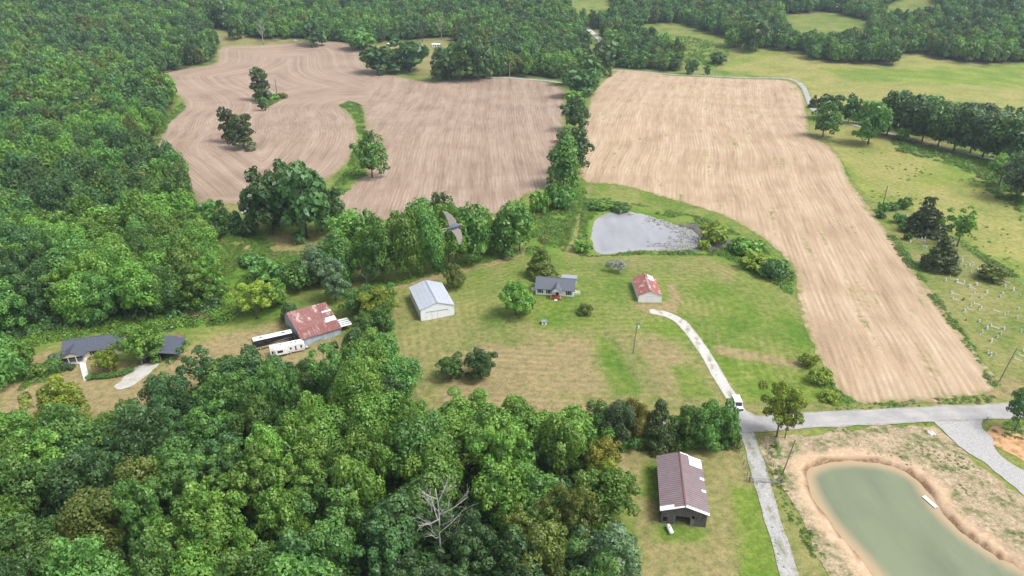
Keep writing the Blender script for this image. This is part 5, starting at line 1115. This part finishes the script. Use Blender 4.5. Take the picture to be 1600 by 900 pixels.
# lily pads and dead reeds at the shallow side of the upper pond
X, Y = jgrid(*[v for pr in zip(POND_B.min(0) - 2, POND_B.max(0) + 2) for v in pr], .75, g, 1.0); s_ = sdf(X, Y, POND_B); u_, v_, _ = proj(X, Y, np.full(len(X), WATER[1]))
k = (s_ > -.6) & (vnoise(X, Y, 2.2, 44) * .9 + sst(965, 1075, u_ + (vnoise(X, Y, 8, 45) - .5) * 60) * .75 - np.clip(s_, 0, 9) * .05 > .72); X, Y = X[k], Y[k]
pad = MB().tube([(0, 0, -.02), (0, 0, .02)], .34, 8).mesh('pad'); fattr(pad, 'tone', np.full(len(pad.vertices), .5)); s = g.uniform(.5, 1.3, len(X))
M['pad_d'] = simple('dead_reed', (.10, .085, .07), .8, .2, .3); M['pad_g'] = simple('lily_leaf', (.19, .22, .10), .6, .3, .2)
scatter('lily_pads', np.stack([X, Y, np.full(len(X), WATER[1] + .02)], 1), np.stack([s, s * g.uniform(.5, 1, len(X)), s * 0 + 1], 1), g.uniform(0, 6.28, len(X)), g.choice([0, 1], len(X), p=[.62, .38]), [(pad, [M['pad_d']]), (pad.copy(), [M['pad_g']])])

# ---------------------------------------------------------------- swallow gliding past the camera
d0 = ray(708, 355); bp = Vector((0, 0, CAMH)) + d0 * 6.6
cr, cu, cf = Vector((1, 0, 0)), Vector((0, SP, CP)), Vector((0, CP, -SP)); al = math.radians(17)
fx = (cr * math.cos(al) + cu * math.sin(al) - cf * .1).normalized(); fz = (-cf - fx * (-cf).dot(fx)).normalized(); fy = fz.cross(fx)
b = MB(); b.tube([(-.075,0,0),(-.05,0,.002),(0,0,.003),(.04,0,.004),(.062,0,.005),(.08,0,.005),(.092,0,.002),(.099,0,.0)], [.004,.013,.020,.019,.014,.0135,.006,.0015], 12)
for s in (-1, 1):
    Wg = [(.035, .01), (.046, .05), (.030, .10), (-.010, .155), (-.048, .182), (-.052, .176), (-.038, .13), (-.030, .08), (-.034, .04), (-.036, .01)]
    if s < 0: Wg = [(x + .32 * y, y) for x, y in Wg]
    n = len(Wg); top = [(x, s * y, .004 + y * .10) for x, y in Wg]; bot = [(x, s * y, -.002 + y * .10) for x, y in Wg]
    b.add(top + bot, [tuple(range(n)), tuple(range(n, 2 * n))[::-1]] + [(i, (i + 1) % n, n + (i + 1) % n, n + i) for i in range(n)])
    b.add([(-.06, s * .001, .003), (-.06, s * .012, .003), (-.125, s * .022, .003), (-.11, s * .012, .003), (-.06, s * .001, -.002), (-.06, s * .012, -.002), (-.125, s * .022, -.002), (-.11, s * .012, -.002)], [(0,1,2,3),(7,6,5,4),(0,4,5,1),(1,5,6,2),(2,6,7,3),(3,7,4,0)])
t = NT('swallow_plumage'); sx = t.n('ShaderNodeSeparateXYZ'); t.l(t.obj(), sx.inputs[0]); ay = t.math('ABSOLUTE', sx.outputs[1])
c = t.mix(t.rng(ay, .015, .035), (.14, .17, .22), (.30, .26, .25)); c = t.mix(t.rng(sx.outputs[0], .078, .086), c, (.38, .16, .05)); c = t.mix(t.rng(sx.outputs[0], -.055, -.07), c, (.36, .32, .30)); t.col(c); M['swallow'] = t.fin(.6, .3)
sw = b.build('swallow', M['swallow'], None, True); sw.matrix_world = Matrix(((fx.x, fy.x, fz.x, bp.x), (fx.y, fy.y, fz.y, bp.y), (fx.z, fy.z, fz.z, bp.z), (0, 0, 0, 1)))
md = sw.modifiers.new('skin', 'REMESH'); md.mode = 'VOXEL'; md.voxel_size = .0022; md.use_smooth_shade = True
tag(sw, 'swallow in flight with spread brownish wings and bluish back', 'bird')

# ---------------------------------------------------------------- haze
HB = MB().box(-4100, 4100, -700, 6200, float(HZ.min()) - 1.5, max(CAMH + 60, float(HZ.max()) + 40)).mesh('haze'); hz = link('haze', HB); tag(hz, kind='stuff')
m = bpy.data.materials.new('haze'); m.use_nodes = True; nt = m.node_tree; nt.nodes.clear(); o_ = nt.nodes.new('ShaderNodeOutputMaterial'); pv = nt.nodes.new('ShaderNodeVolumePrincipled')
pv.inputs['Color'].default_value = (.72, .86, 1, 1); pv.inputs['Density'].default_value = .00010; pv.inputs['Anisotropy'].default_value = .2; nt.links.new(pv.outputs[0], o_.inputs['Volume']); HB.materials.append(m)
